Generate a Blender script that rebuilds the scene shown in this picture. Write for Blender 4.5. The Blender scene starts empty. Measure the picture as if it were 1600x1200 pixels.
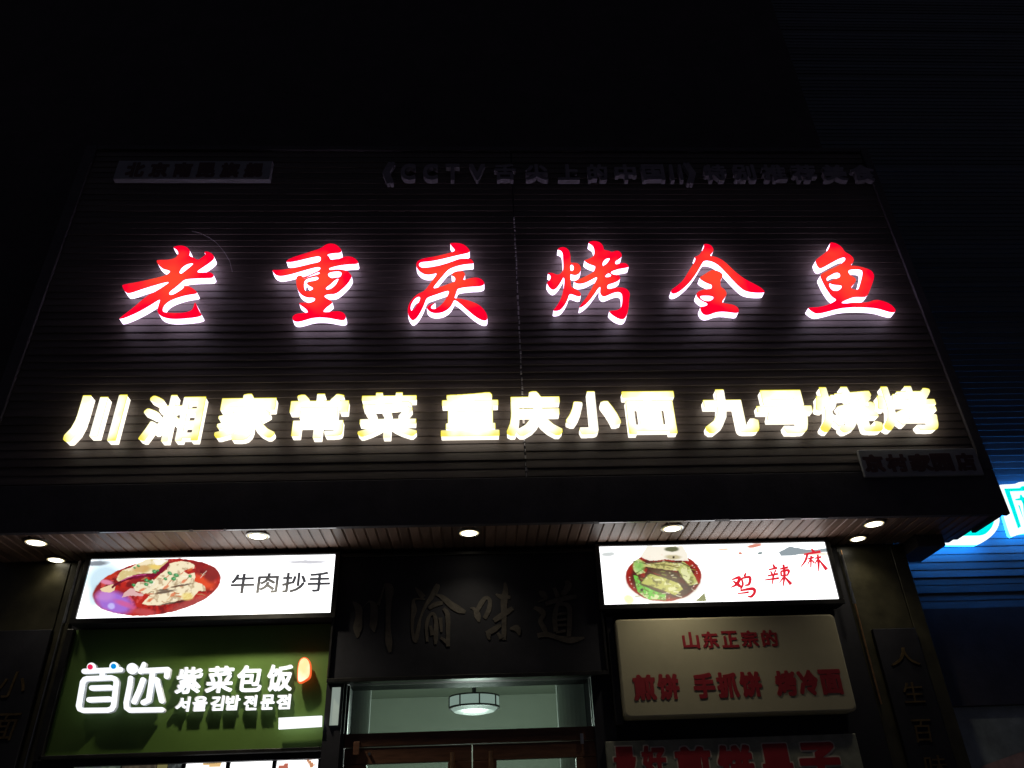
import bpy, math, random
import numpy as np
from mathutils import Vector, Matrix
from mathutils.geometry import tessellate_polygon

random.seed(4)
scene = bpy.context.scene
COL = scene.collection
R = math.radians

# ------------------------------------------------------------------ camera
F = 1200.0                       # focal length in pixels of the 1600 x 1200 photograph
YAW, PITCH, ROLL = R(3.145), R(31.18), R(-2.255)
EYE = np.array([0.0, 0.0, 1.5])
_cy, _sy, _cp, _sp = math.cos(YAW), math.sin(YAW), math.cos(PITCH), math.sin(PITCH)
_f = np.array([_sy * _cp, _cy * _cp, _sp]); _r0 = np.array([_cy, -_sy, 0.0]); _u0 = np.cross(_r0, _f)
_r = math.cos(ROLL) * _r0 + math.sin(ROLL) * _u0
_u = -math.sin(ROLL) * _r0 + math.cos(ROLL) * _u0
cam_d = bpy.data.cameras.new('camera')
cam = bpy.data.objects.new('camera', cam_d); COL.objects.link(cam)
cam_d.sensor_width = 36.0; cam_d.lens = 36.0 * F / 1600.0
cam_d.clip_start = 0.05; cam_d.clip_end = 400
cam.matrix_world = Matrix(((_r[0], _u[0], -_f[0], EYE[0]), (_r[1], _u[1], -_f[1], EYE[1]),
                           (_r[2], _u[2], -_f[2], EYE[2]), (0, 0, 0, 1)))
scene.camera = cam

# ------------------------------------------------------------------ night sky and exposure
world = bpy.data.worlds.new('World'); scene.world = world; world.use_nodes = True
wn = world.node_tree; bg = wn.nodes['Background']
bg.inputs['Color'].default_value = (0.62, 0.6, 0.85, 1); bg.inputs['Strength'].default_value = 0.025
scene.view_settings.view_transform = 'Standard'; scene.view_settings.look = 'None'
scene.view_settings.exposure = 0.0; scene.view_settings.gamma = 1.0
scene.view_settings.use_curve_mapping = False
scene.render.engine = 'CYCLES'
scene.cycles.use_denoising = True
scene.cycles.max_bounces = 8; scene.cycles.diffuse_bounces = 4; scene.cycles.glossy_bounces = 3
scene.cycles.sample_clamp_indirect = 2.0

# ------------------------------------------------------------------ main dimensions (metres)
YS = 4.545          # sign face of the canopy
YB = 5.07           # wall plane under the canopy
ZS = 3.246          # underside of the canopy
XL, XR = -3.20, 3.42
ZT = 6.62

# ------------------------------------------------------------------ measuring helpers
def at(px, py, Y):
    """point on the vertical plane y = Y seen at pixel (px, py) of the photograph"""
    d = (px - 800) / F * _r + (600 - py) / F * _u + _f
    return EYE + d * (Y / d[1])
def atz(px, py, Z):
    d = (px - 800) / F * _r + (600 - py) / F * _u + _f
    return EYE + d * ((Z - EYE[2]) / d[2])
def to_px(P):
    d = P - EYE; z = d @ _f
    return 800 + F * (d @ _r) / z, 600 - F * (d @ _u) / z

# ------------------------------------------------------------------ materials
def s2l(c):
    return tuple(((v / 255) / 12.92 if v / 255 <= 0.04045 else ((v / 255 + 0.055) / 1.055) ** 2.4) for v in c)
def mat(name, col, rough=0.6, metal=0.0, emit=None, es=0.0, vary=0.0, vscale=6.0, bump=0.0, bscale=60.0,
        spec=0.5, stretch=(1, 1, 1), coat=0.0, trans=0.0):
    m = bpy.data.materials.new(name); m.use_nodes = True
    nt = m.node_tree; b = nt.nodes['Principled BSDF']
    b.inputs['Base Color'].default_value = (*col, 1); b.inputs['Roughness'].default_value = rough
    b.inputs['Metallic'].default_value = metal; b.inputs['Specular IOR Level'].default_value = spec
    b.inputs['Coat Weight'].default_value = coat
    b.inputs['Transmission Weight'].default_value = trans
    if emit is not None:
        b.inputs['Emission Color'].default_value = (*emit, 1); b.inputs['Emission Strength'].default_value = es
    if vary or bump:
        tc = nt.nodes.new('ShaderNodeTexCoord'); mp = nt.nodes.new('ShaderNodeMapping')
        mp.inputs['Scale'].default_value = stretch
        nt.links.new(tc.outputs['Object'], mp.inputs['Vector'])
        n = nt.nodes.new('ShaderNodeTexNoise'); n.inputs['Scale'].default_value = vscale
        n.inputs['Detail'].default_value = 8; n.inputs['Roughness'].default_value = 0.65
        nt.links.new(mp.outputs['Vector'], n.inputs['Vector'])
        if vary:
            r = nt.nodes.new('ShaderNodeValToRGB')
            r.color_ramp.elements[0].position = 0.3; r.color_ramp.elements[1].position = 0.72
            r.color_ramp.elements[0].color = (*[c * (1 - vary) for c in col], 1)
            r.color_ramp.elements[1].color = (*[min(1, c * (1 + vary)) for c in col], 1)
            nt.links.new(n.outputs['Fac'], r.inputs['Fac']); nt.links.new(r.outputs['Color'], b.inputs['Base Color'])
            mr = nt.nodes.new('ShaderNodeMapRange')
            mr.inputs['To Min'].default_value = max(0.03, rough * 0.75); mr.inputs['To Max'].default_value = min(1, rough * 1.3)
            nt.links.new(n.outputs['Fac'], mr.inputs['Value']); nt.links.new(mr.outputs['Result'], b.inputs['Roughness'])
        if bump:
            n2 = nt.nodes.new('ShaderNodeTexNoise'); n2.inputs['Scale'].default_value = bscale; n2.inputs['Detail'].default_value = 6
            nt.links.new(mp.outputs['Vector'], n2.inputs['Vector'])
            bp = nt.nodes.new('ShaderNodeBump'); bp.inputs['Strength'].default_value = bump; bp.inputs['Distance'].default_value = 0.01
            nt.links.new(n2.outputs['Fac'], bp.inputs['Height']); nt.links.new(bp.outputs['Normal'], b.inputs['Normal'])
    return m
def glow(name, col, es, col2=None, es2=None, scale=7.0, lo=0.4, hi=0.62):
    """an acrylic letter face lit by LEDs inside: emission mixed between two tones by a soft noise"""
    m = bpy.data.materials.new(name); m.use_nodes = True
    nt = m.node_tree; b = nt.nodes['Principled BSDF']
    b.inputs['Base Color'].default_value = (*[c * 0.5 for c in col], 1); b.inputs['Roughness'].default_value = 0.35
    b.inputs['Emission Color'].default_value = (*col, 1); b.inputs['Emission Strength'].default_value = es
    if col2:
        tc = nt.nodes.new('ShaderNodeTexCoord'); n = nt.nodes.new('ShaderNodeTexNoise')
        n.inputs['Scale'].default_value = scale; n.inputs['Detail'].default_value = 2
        r = nt.nodes.new('ShaderNodeValToRGB')
        r.color_ramp.elements[0].position = lo; r.color_ramp.elements[1].position = hi
        r.color_ramp.elements[0].color = (*[c * es for c in col], 1); r.color_ramp.elements[1].color = (*[c * es2 for c in col2], 1)
        nt.links.new(tc.outputs['Object'], n.inputs['Vector']); nt.links.new(n.outputs['Fac'], r.inputs['Fac'])
        nt.links.new(r.outputs['Color'], b.inputs['Emission Color']); b.inputs['Emission Strength'].default_value = 1.0
    return m
def led_red():
    """red face, hotter and more orange near the middle of the letter where the LEDs sit"""
    m = bpy.data.materials.new('red acrylic'); m.use_nodes = True
    nt = m.node_tree; b = nt.nodes['Principled BSDF']
    b.inputs['Base Color'].default_value = (0.4, 0.01, 0.02, 1); b.inputs['Roughness'].default_value = 0.3
    tc = nt.nodes.new('ShaderNodeTexCoord'); ln = nt.nodes.new('ShaderNodeVectorMath'); ln.operation = 'LENGTH'
    mp = nt.nodes.new('ShaderNodeMapping'); mp.inputs['Scale'].default_value = (3.0, 0.0, 2.6)
    n = nt.nodes.new('ShaderNodeTexNoise'); n.inputs['Scale'].default_value = 6; n.inputs['Detail'].default_value = 1
    ad = nt.nodes.new('ShaderNodeMath'); ad.operation = 'MULTIPLY_ADD'; ad.inputs[1].default_value = 0.9
    r = nt.nodes.new('ShaderNodeValToRGB')
    r.color_ramp.elements[0].position = 0.35; r.color_ramp.elements[1].position = 1.25 - 0.3
    r.color_ramp.elements[0].color = (1.0, 0.062, 0.028, 1); r.color_ramp.elements[1].color = (0.98, 0.0, 0.024, 1)
    nt.links.new(tc.outputs['Object'], mp.inputs['Vector']); nt.links.new(mp.outputs['Vector'], ln.inputs[0])
    nt.links.new(tc.outputs['Object'], n.inputs['Vector'])
    nt.links.new(n.outputs['Fac'], ad.inputs[0])
    sb = nt.nodes.new('ShaderNodeMath'); sb.operation = 'SUBTRACT'; sb.inputs[1].default_value = 0.3
    nt.links.new(ln.outputs['Value'], ad.inputs[2]); nt.links.new(ad.outputs[0], sb.inputs[0])
    nt.links.new(sb.outputs[0], r.inputs['Fac']); nt.links.new(r.outputs['Color'], b.inputs['Emission Color'])
    b.inputs['Emission Strength'].default_value = 1.05
    return m
def led_face(name, hot, cool, lo, hi):
    """lit face: brightest over the LED modules in the middle of the letter, deeper colour out at the stroke ends"""
    m = bpy.data.materials.new(name); m.use_nodes = True
    nt = m.node_tree; b = nt.nodes['Principled BSDF']
    b.inputs['Base Color'].default_value = (0.5, 0.45, 0.15, 1); b.inputs['Roughness'].default_value = 0.3
    tc = nt.nodes.new('ShaderNodeTexCoord'); mp = nt.nodes.new('ShaderNodeMapping'); mp.inputs['Scale'].default_value = (4.6, 0.0, 5.2)
    ln = nt.nodes.new('ShaderNodeVectorMath'); ln.operation = 'LENGTH'
    n = nt.nodes.new('ShaderNodeTexNoise'); n.inputs['Scale'].default_value = 11; n.inputs['Detail'].default_value = 1
    ad = nt.nodes.new('ShaderNodeMath'); ad.operation = 'MULTIPLY_ADD'; ad.inputs[1].default_value = 0.6
    sb = nt.nodes.new('ShaderNodeMath'); sb.operation = 'SUBTRACT'; sb.inputs[1].default_value = 0.3
    mr = nt.nodes.new('ShaderNodeMapRange'); mr.inputs['From Min'].default_value = lo; mr.inputs['From Max'].default_value = hi
    mx = nt.nodes.new('ShaderNodeMix'); mx.data_type = 'RGBA'
    mx.inputs[6].default_value = (*hot, 1); mx.inputs[7].default_value = (*cool, 1)
    L = nt.links.new
    L(tc.outputs['Object'], mp.inputs['Vector']); L(mp.outputs['Vector'], ln.inputs[0]); L(tc.outputs['Object'], n.inputs['Vector'])
    L(n.outputs['Fac'], ad.inputs[0]); L(ln.outputs['Value'], ad.inputs[2]); L(ad.outputs[0], sb.inputs[0]); L(sb.outputs[0], mr.inputs['Value'])
    L(mr.outputs['Result'], mx.inputs[0]); L(mx.outputs[2], b.inputs['Emission Color'])
    b.inputs['Emission Strength'].default_value = 1.0
    return m
def mat_print(name, es):
    m = bpy.data.materials.new(name); m.use_nodes = True
    nt = m.node_tree; b = nt.nodes['Principled BSDF']
    a = nt.nodes.new('ShaderNodeAttribute'); a.attribute_name = 'ink'
    b.inputs['Base Color'].default_value = (0.25, 0.25, 0.25, 1); nt.links.new(a.outputs['Color'], b.inputs['Emission Color'])
    b.inputs['Roughness'].default_value = 0.4; b.inputs['Emission Strength'].default_value = es
    return m

M = {
 'slat': mat('brown aluminium siding', (0.092, 0.071, 0.066), 0.5, vary=0.35, vscale=3.0, stretch=(1, 6, 12), bump=0.15, bscale=20),
 'border': mat('dark painted sheet metal', (0.085, 0.076, 0.088), 0.6, vary=0.25, vscale=5, bump=0.1, spec=0.25),
 'soffit': mat('ribbed brown soffit', (0.26, 0.165, 0.125), 0.45, vary=0.28, vscale=5, stretch=(6, 1, 1), bump=0.1),
 'trim': mat('soffit edge trim', (0.3, 0.3, 0.31), 0.3, metal=0.8, vary=0.4, vscale=9),
 'black': mat('black lacquer', (0.022, 0.022, 0.030), 0.55, spec=0.2, vary=0.3, vscale=4, bump=0.05),
 'frame': mat('dark anodised frame', (0.035, 0.034, 0.034), 0.35, metal=0.6, vary=0.3, vscale=12),
 'wall': mat('dark rendered wall', (0.06, 0.05, 0.055), 0.8, vary=0.4, vscale=3, bump=0.5, bscale=30),
 'column': mat('polished dark stone', (0.042, 0.038, 0.022), 0.35, vary=0.35, vscale=9, bump=0.05),
 'gold': mat('dull gilt', (0.16, 0.11, 0.05), 0.4, metal=0.7, vary=0.4, vscale=30),
 'bronze': mat('brown relief paint', (0.06, 0.05, 0.042), 0.5, vary=0.4, vscale=20, bump=0.2),
 'steel': mat('brushed steel', (0.5, 0.52, 0.5), 0.3, metal=1.0, vary=0.3, vscale=20),
 'beige': mat('faded cream acrylic', (0.43, 0.395, 0.28), 0.5, spec=0.2, vary=0.10, vscale=2.5, bump=0.03),
 'grime_shade': mat('weathered white board', (0.22, 0.23, 0.19), 0.55, vary=0.35, vscale=7, bump=0.1),  # board colour also darkened for the shadow of the cream sign above
 'redvinyl': mat('dull red vinyl', (0.30, 0.014, 0.026), 0.5, vary=0.15, vscale=12),
 'paleedge': mat('pale vinyl outline', (0.55, 0.5, 0.44), 0.5, vary=0.15, vscale=12),
 'green': mat('green panel', (0.10, 0.19, 0.035), 0.5, vary=0.12, vscale=2.5, bump=0.03),
 'greyplate': mat('unlit grey sign box', (0.36, 0.36, 0.40), 0.6, spec=0.2, vary=0.15, vscale=8),
 'darkred': mat('unlit dark red lettering', (0.09, 0.03, 0.035), 0.5, vary=0.2, vscale=10),
 'deadface': mat('unlit letter face', (0.32, 0.29, 0.34), 0.7, spec=0.1, vary=0.2, vscale=10),
 'deadside': mat('unlit letter side', (0.30, 0.28, 0.33), 0.6, vary=0.15, vscale=10, spec=0.2),
 'wood': mat('varnished brown wood', (0.11, 0.048, 0.027), 0.4, vary=0.4, vscale=7, stretch=(1, 1, 9), bump=0.1),
 'room': mat('interior wall paint', (0.34, 0.37, 0.31), 0.7, vary=0.1, vscale=1.2),
 'pillar': mat('pale plaster pillar', (0.85, 0.9, 0.85), 0.7, vary=0.06, vscale=2),
 'asphalt': mat('asphalt', (0.05, 0.05, 0.052), 0.85, vary=0.4, vscale=30, bump=0.6, bscale=180),
 'paving': mat('concrete paving', (0.22, 0.21, 0.2), 0.8, vary=0.25, vscale=8, bump=0.3, bscale=90),
 'copper': mat('worn brass', (0.45, 0.26, 0.14), 0.35, metal=0.9, vary=0.3, vscale=25),
 'bluewall': mat('pale blue siding', (0.075, 0.095, 0.12), 0.5, vary=0.25, vscale=3, stretch=(1, 6, 12), bump=0.1),
 'dimglass': mat('dark shop glass', (0.38, 0.44, 0.46), 0.25, vary=0.4, vscale=4),
 'wire': mat('white cable sheath', (0.5, 0.47, 0.5), 0.6),
 'bulb': mat('downlight lens', (0.8, 0.8, 0.75), 0.4, emit=(1.0, 0.93, 0.74), es=5.5),
 'red_face': led_red(),
 'red_side': glow('white side wall of letter', (0.88, 0.72, 1.0), 2.7),
 'yel_face': led_face('yellow lit acrylic', (1.3, 1.26, 1.08), (1.0, 0.86, 0.13), 0.72, 1.2),
 'yel_rim': glow('yellow rim', (1.0, 0.90, 0.02), 1.0),
 'yel_side': glow('cream side wall of letter', (1.0, 0.94, 0.80), 1.55),
 'white_led': glow('cool white lit letter', (0.93, 0.96, 1.0), 1.15),
 'letter_body': mat('white letter body', (0.75, 0.77, 0.8), 0.5, emit=(0.9, 0.95, 1.0), es=0.18),
 'orange_led': glow('orange lit tag', (1.0, 0.62, 0.3), 1.15, (1.0, 0.85, 0.62), 1.2, scale=10),
 'orange_rim': glow('red orange rim', (1.0, 0.13, 0.03), 0.9),
 'pink_led': glow('pink lamp', (0.85, 0.02, 0.10), 0.9),
 'blue_led': glow('blue lamp', (0.0, 0.30, 0.85), 0.9),
 'cyan_face': glow('cyan lit acrylic', (0.0, 0.90, 0.86), 1.0),
 'white_edge': glow('white lit outline', (0.90, 1.0, 1.0), 1.25),
 'blue_side': glow('blue glowing letter back', (0.02, 0.30, 1.0), 13.0),
 'print': mat_print('backlit print', 1.0),
 'print_dim': mat_print('glowing paper print', 1.0),  # unlit posters emit their displayed tone instead of catching light
 'inktext': mat('grey print', (0.05, 0.05, 0.055), 0.5, emit=(0.055, 0.055, 0.062), es=1.0),
 'redink': mat('red print', (0.6, 0.02, 0.04), 0.5, emit=(0.72, 0.022, 0.04), es=1.0),
 'lamp': glow('ceiling lamp diffuser', (0.80, 0.93, 0.88), 0.42),
 'lamp_dark': mat('shade plastic', (0.03, 0.03, 0.03), 0.5, emit=(0.68, 0.82, 0.76), es=0.55),
 'halo_reflector': glow('downlight reflector', (1.0, 0.80, 0.42), 1.0),  # warm emission painted on the ring as the halo round the lens
 'frosted': glow('frosted lit strip', (0.42, 0.50, 0.44), 0.55),
}
def glass_mat():
    m = bpy.data.materials.new('window glass'); m.use_nodes = True
    nt = m.node_tree; nt.nodes.remove(nt.nodes['Principled BSDF'])
    out = nt.nodes['Material Output']
    mx = nt.nodes.new('ShaderNodeMixShader'); t = nt.nodes.new('ShaderNodeBsdfTransparent'); g = nt.nodes.new('ShaderNodeBsdfGlossy')
    t.inputs['Color'].default_value = (0.72, 0.78, 0.75, 1); g.inputs['Roughness'].default_value = 0.03
    fr = nt.nodes.new('ShaderNodeFresnel'); fr.inputs['IOR'].default_value = 1.5
    nt.links.new(fr.outputs[0], mx.inputs[0]); nt.links.new(t.outputs[0], mx.inputs[1]); nt.links.new(g.outputs[0], mx.inputs[2])
    nt.links.new(mx.outputs[0], out.inputs['Surface'])
    return m
M['glass'] = glass_mat()
def per_board(m, lo, hi):
    """each board of the siding aged a little differently"""
    nt = m.node_tree; b = nt.nodes['Principled BSDF']; src = b.inputs['Base Color'].links[0].from_socket
    oi = nt.nodes.new('ShaderNodeObjectInfo'); mr = nt.nodes.new('ShaderNodeMapRange'); mr.inputs['To Min'].default_value = lo; mr.inputs['To Max'].default_value = hi
    vm = nt.nodes.new('ShaderNodeVectorMath'); vm.operation = 'SCALE'
    nt.links.new(oi.outputs['Random'], mr.inputs['Value']); nt.links.new(src, vm.inputs[0]); nt.links.new(mr.outputs['Result'], vm.inputs['Scale'])
    nt.links.new(vm.outputs['Vector'], b.inputs['Base Color'])
for k_ in ('slat', 'soffit', 'bluewall'): per_board(M[k_], 0.72, 1.28)

# ------------------------------------------------------------------ object helpers
def tag(o, label=None, cat=None, group=None, kind=None):
    if label: o['label'] = label
    if cat: o['category'] = cat
    if group: o['group'] = group
    if kind: o['kind'] = kind
    return o
def thing(name, label, cat, loc, group=None):
    o = bpy.data.objects.new(name, None); COL.objects.link(o); o.location = loc
    o.empty_display_size = 0.1
    return tag(o, label, cat, group)
LOC = {}
def link(name, me, parent=None, origin=None):
    """link a mesh whose vertices are in world space; its origin is moved to `origin`"""
    o = bpy.data.objects.new(name, me); COL.objects.link(o)
    base = Vector((0, 0, 0))
    if parent is not None:
        o.parent = parent; p = parent
        while p is not None: base = base + p.location; p = p.parent
    if origin is None:
        origin = base
    origin = Vector(origin)
    me.transform(Matrix.Translation(-origin))
    o.location = origin - base
    return o
class MB:
    def __init__(s): s.v = []; s.f = []
    def add(s, vs, fs):
        n = len(s.v); s.v += [tuple(map(float, p)) for p in vs]; s.f += [[n + i for i in f] for f in fs]; return s
    def box(s, x0, x1, y0, y1, z0, z1):
        v = [(x, y, z) for z in (z0, z1) for y in (y0, y1) for x in (x0, x1)]
        return s.add(v, [[0, 2, 3, 1], [4, 5, 7, 6], [0, 1, 5, 4], [2, 6, 7, 3], [0, 4, 6, 2], [1, 3, 7, 5]])
    def prism_x(s, prof, x0, x1):           # prof: (y, z) list
        n = len(prof)
        v = [(x0, y, z) for y, z in prof] + [(x1, y, z) for y, z in prof]
        return s.add(v, [[i, (i + 1) % n, n + (i + 1) % n, n + i] for i in range(n)] + [list(range(n))[::-1], list(range(n, 2 * n))])
    def poly(s, pts, y0, y1):               # (x, z) outline of a simple convex-ish polygon, front at y0, back at y1
        n = len(pts)
        tri = tessellate_polygon([[Vector((a, b, 0)) for a, b in pts]])
        v = [(a, y0, b) for a, b in pts] + [(a, y1, b) for a, b in pts]
        return s.add(v, [list(t) for t in tri] + [[n + i for i in t][::-1] for t in tri] + [[i, (i + 1) % n, n + (i + 1) % n, n + i] for i in range(n)])
    def tube(s, pts, rad, n=8, cap=True):
        pts = [Vector(p) for p in pts]; base = len(s.v); vs = []; fs = []
        for i, p in enumerate(pts):
            d = (pts[min(i + 1, len(pts) - 1)] - pts[max(i - 1, 0)]).normalized()
            a = d.cross(Vector((0.13, 0.31, 0.94))).normalized(); b = d.cross(a)
            r = rad[i] if isinstance(rad, (list, tuple)) else rad
            vs += [tuple(p + a * r * math.cos(2 * math.pi * k / n) + b * r * math.sin(2 * math.pi * k / n)) for k in range(n)]
        for i in range(len(pts) - 1):
            for k in range(n):
                fs.append([i * n + k, i * n + (k + 1) % n, (i + 1) * n + (k + 1) % n, (i + 1) * n + k])
        if cap: fs += [list(range(n))[::-1], [(len(pts) - 1) * n + k for k in range(n)]]
        return s.add(vs, fs)
    def lathe(s, c, prof, n=28):            # about z through c, prof (r, z)
        vs = []; fs = []
        for r, z in prof:
            vs += [(c[0] + r * math.cos(2 * math.pi * k / n), c[1] + r * math.sin(2 * math.pi * k / n), c[2] + z) for k in range(n)]
        for i in range(len(prof) - 1):
            for k in range(n):
                fs.append([i * n + k, i * n + (k + 1) % n, (i + 1) * n + (k + 1) % n, (i + 1) * n + k])
        return s.add(vs, fs)
    def mesh(s, name, m):
        me = bpy.data.meshes.new(name); me.from_pydata(s.v, [], s.f); me.validate(); me.update()
        me.materials.append(m); return me
    def build(s, name, m, parent=None, origin=None, bevel=0):
        me = s.mesh(name, m)
        import bmesh
        bm = bmesh.new(); bm.from_mesh(me); bmesh.ops.recalc_face_normals(bm, faces=bm.faces)
        if bevel: bmesh.ops.bevel(bm, geom=bm.edges[:], offset=bevel, segments=1, affect='EDGES')
        bm.to_mesh(me); bm.free()
        return link(name, me, parent, origin)
def box(name, m, parent, x0, x1, y0, y1, z0, z1, bevel=0.0, origin=None):
    return MB().box(x0, x1, y0, y1, z0, z1).build(name, m, parent, origin, bevel)

# flat glyphs -> (verts 2d, faces), normalised to the unit box
_cache = {}
GSIZE = {}
def glyph(ch, off):
    if (ch, off) in _cache: return _cache[(ch, off)]
    c = bpy.data.curves.new('t', 'FONT'); c.body = ch; c.offset = off; c.resolution_u = 3
    o = bpy.data.objects.new('t', c); COL.objects.link(o); bpy.context.view_layer.update()
    m = o.evaluated_get(bpy.context.evaluated_depsgraph_get()).to_mesh()
    v = [(p.co.x, p.co.y) for p in m.vertices]; f = [list(p.vertices) for p in m.polygons]
    o.evaluated_get(bpy.context.evaluated_depsgraph_get()).to_mesh_clear()
    bpy.data.objects.remove(o); bpy.data.curves.remove(c)
    xs = [p[0] for p in v]; ys = [p[1] for p in v]
    x0, x1, y0, y1 = min(xs), max(xs), min(ys), max(ys)
    GSIZE[ch] = (x1 - x0, y1 - y0)
    _cache[(ch, off)] = ([((a - x0) / max(x1 - x0, 1e-5), (b - y0) / max(y1 - y0, 1e-5)) for a, b in v], f)
    return _cache[(ch, off)]
_bold = {}
def bold(ch, off, square=4.0):
    """glyph thickened by `off` em: rasterised, dilated, re-contoured and filled, so dense characters stay clean"""
    if (ch, off) in _bold: return _bold[(ch, off)]
    v, f = glyph(ch, 0.0)
    bx, by = GSIZE[ch]; N = 190.0; pad = int(off * N) + 5
    w, h = int(bx * N) + 2 * pad, int(by * N) + 2 * pad
    K = np.zeros((h, w), bool); P = np.array(v) * np.array([bx * N, by * N]) + pad
    for q in f:
        for k in range(1, len(q) - 1):
            T = P[[q[0], q[k], q[k + 1]]]
            x0, y0 = np.floor(T.min(0)).astype(int); x1, y1 = np.ceil(T.max(0)).astype(int) + 1
            X, Y_ = np.meshgrid(np.arange(x0, x1), np.arange(y0, y1)); s_ = []
            for i in range(3):
                ax, ay = T[i]; cx, cy = T[(i + 1) % 3]; s_.append((cx - ax) * (Y_ - ay) - (cy - ay) * (X - ax))
            ins = ((s_[0] >= -.5) & (s_[1] >= -.5) & (s_[2] >= -.5)) | ((s_[0] <= .5) & (s_[1] <= .5) & (s_[2] <= .5))
            K[y0:y1, x0:x1] |= ins[:h - y0, :w - x0]
    r = off * N; D = K.copy(); ri = int(math.ceil(r))
    for dx in range(-ri, ri + 1):
        for dy in range(-ri, ri + 1):
            if (dx or dy) and (abs(dx) ** square + abs(dy) ** square) <= r ** square:
                ys, yd = slice(max(0, -dy), h - max(0, dy)), slice(max(0, dy), h - max(0, -dy))
                xs, xd = slice(max(0, -dx), w - max(0, dx)), slice(max(0, dx), w - max(0, -dx))
                D[yd, xd] |= K[ys, xs]
    A = D.astype(float)
    for _ in range(2):
        B = A.copy(); B[1:-1] = (A[:-2] + 2 * A[1:-1] + A[2:]) / 4; A = B.copy(); A[:, 1:-1] = (B[:, :-2] + 2 * B[:, 1:-1] + B[:, 2:]) / 4
    A[0] = A[-1] = 0; A[:, 0] = A[:, -1] = 0
    L = 0.5; seg = {}
    ii, jj = np.nonzero((A[:-1, :-1] > L).astype(int) + (A[:-1, 1:] > L) + (A[1:, :-1] > L) + (A[1:, 1:] > L))
    for i, j in zip(ii, jj):
        c = (A[i, j], A[i, j + 1], A[i + 1, j + 1], A[i + 1, j])
        code = sum(1 << k for k in range(4) if c[k] > L)
        if code in (0, 15): continue
        e = [('h', i, j), ('v', i, j + 1), ('h', i + 1, j), ('v', i, j)]
        for a, b in {1: [(3, 0)], 2: [(0, 1)], 3: [(3, 1)], 4: [(1, 2)], 5: [(3, 0), (1, 2)], 6: [(0, 2)], 7: [(3, 2)], 8: [(2, 3)], 9: [(2, 0)],
                     10: [(0, 1), (2, 3)], 11: [(2, 1)], 12: [(1, 3)], 13: [(1, 0)], 14: [(0, 3)]}[code]:
            seg[e[a]] = e[b]
    def pos(e):
        t, i, j = e
        if t == 'h': a, b = A[i, j], A[i, j + 1]; return (j + (L - a) / (b - a), float(i))
        a, b = A[i, j], A[i + 1, j]; return (float(j), i + (L - a) / (b - a))
    loops = []
    while seg:
        k0 = next(iter(seg)); lp = [k0]; k = seg.pop(k0)
        while k != k0 and k in seg: lp.append(k); k = seg.pop(k)
        pts = np.array([pos(e) for e in lp])
        if len(pts) < 12: continue
        def dp(a, b):
            if b <= a + 1: return []
            p, q = pts[a], pts[b % len(pts)]; d = q - p; n_ = np.linalg.norm(d) + 1e-9
            dist = np.abs(d[0] * (pts[a + 1:b, 1] - p[1]) - d[1] * (pts[a + 1:b, 0] - p[0])) / n_
            m_ = int(dist.argmax())
            if dist[m_] < 0.45: return []
            m_ += a + 1; return dp(a, m_) + [m_] + dp(m_, b)
        hf = len(pts) // 2
        keep = [0] + dp(0, hf) + [hf] + dp(hf, len(pts))
        loops.append(pts[keep])
    area = lambda l: 0.5 * float(np.sum(l[:, 0] * np.roll(l[:, 1], -1) - np.roll(l[:, 0], -1) * l[:, 1]))
    def inside(p, l):
        x, y = p; x1, y1 = l[:, 0], l[:, 1]; x2, y2 = np.roll(x1, -1), np.roll(y1, -1)
        c = ((y1 > y) != (y2 > y)) & (x < (x2 - x1) * (y - y1) / (y2 - y1 + 1e-12) + x1); return c.sum() % 2 == 1
    sg = np.sign(area(max(loops, key=lambda l: abs(area(l)))))
    outs = [l for l in loops if area(l) * sg > 0]; hol = [l for l in loops if area(l) * sg < 0]
    V = []; Fc = []
    for o in outs:
        grp = [o] + [q for q in hol if inside(q[0], o)]
        tri = tessellate_polygon([[Vector((a, b, 0)) for a, b in l] for l in grp]); n0 = len(V)
        for l in grp: V += [(float(a), float(b)) for a, b in l]
        Fc += [[n0 + i for i in t] for t in tri]
    xs = [p[0] for p in V]; ys = [p[1] for p in V]; x0, x1, y0, y1 = min(xs), max(xs), min(ys), max(ys)
    _bold[(ch, off)] = ([((a - x0) / (x1 - x0), (b - y0) / (y1 - y0)) for a, b in V], Fc)
    return _bold[(ch, off)]
def side_edges(faces):
    cnt = {}
    for f in faces:
        for a, b in zip(f, f[1:] + f[:1]):
            k = (min(a, b), max(a, b)); cnt[k] = (cnt.get(k, (0, 0, 0))[0] + 1, a, b)
    return [(a, b) for n, a, b in cnt.values() if n == 1]
def merge2d(v, f):
    key = {}; idx = []; out = []
    for p in v:
        k = (round(p[0], 5), round(p[1], 5))
        if k not in key: key[k] = len(out); out.append(p)
        idx.append(key[k])
    ff = []
    for q in f:
        q = [idx[i] for i in q]
        if len(set(q)) == len(q): ff.append(q)
    return out, ff
def plate_mb(v, f, y0, y1, front=True, back=True, sides=True):
    v, f = merge2d(v, f); n = len(v); mb = MB()
    vs = [(a, y0, b) for a, b in v] + [(a, y1, b) for a, b in v]; fs = []
    if front: fs += [list(q) for q in f]
    if back: fs += [[n + i for i in q][::-1] for q in f]
    if sides: fs += [[a, b, n + b, n + a] for a, b in side_edges(f)]
    return mb.add(vs, fs)
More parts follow.
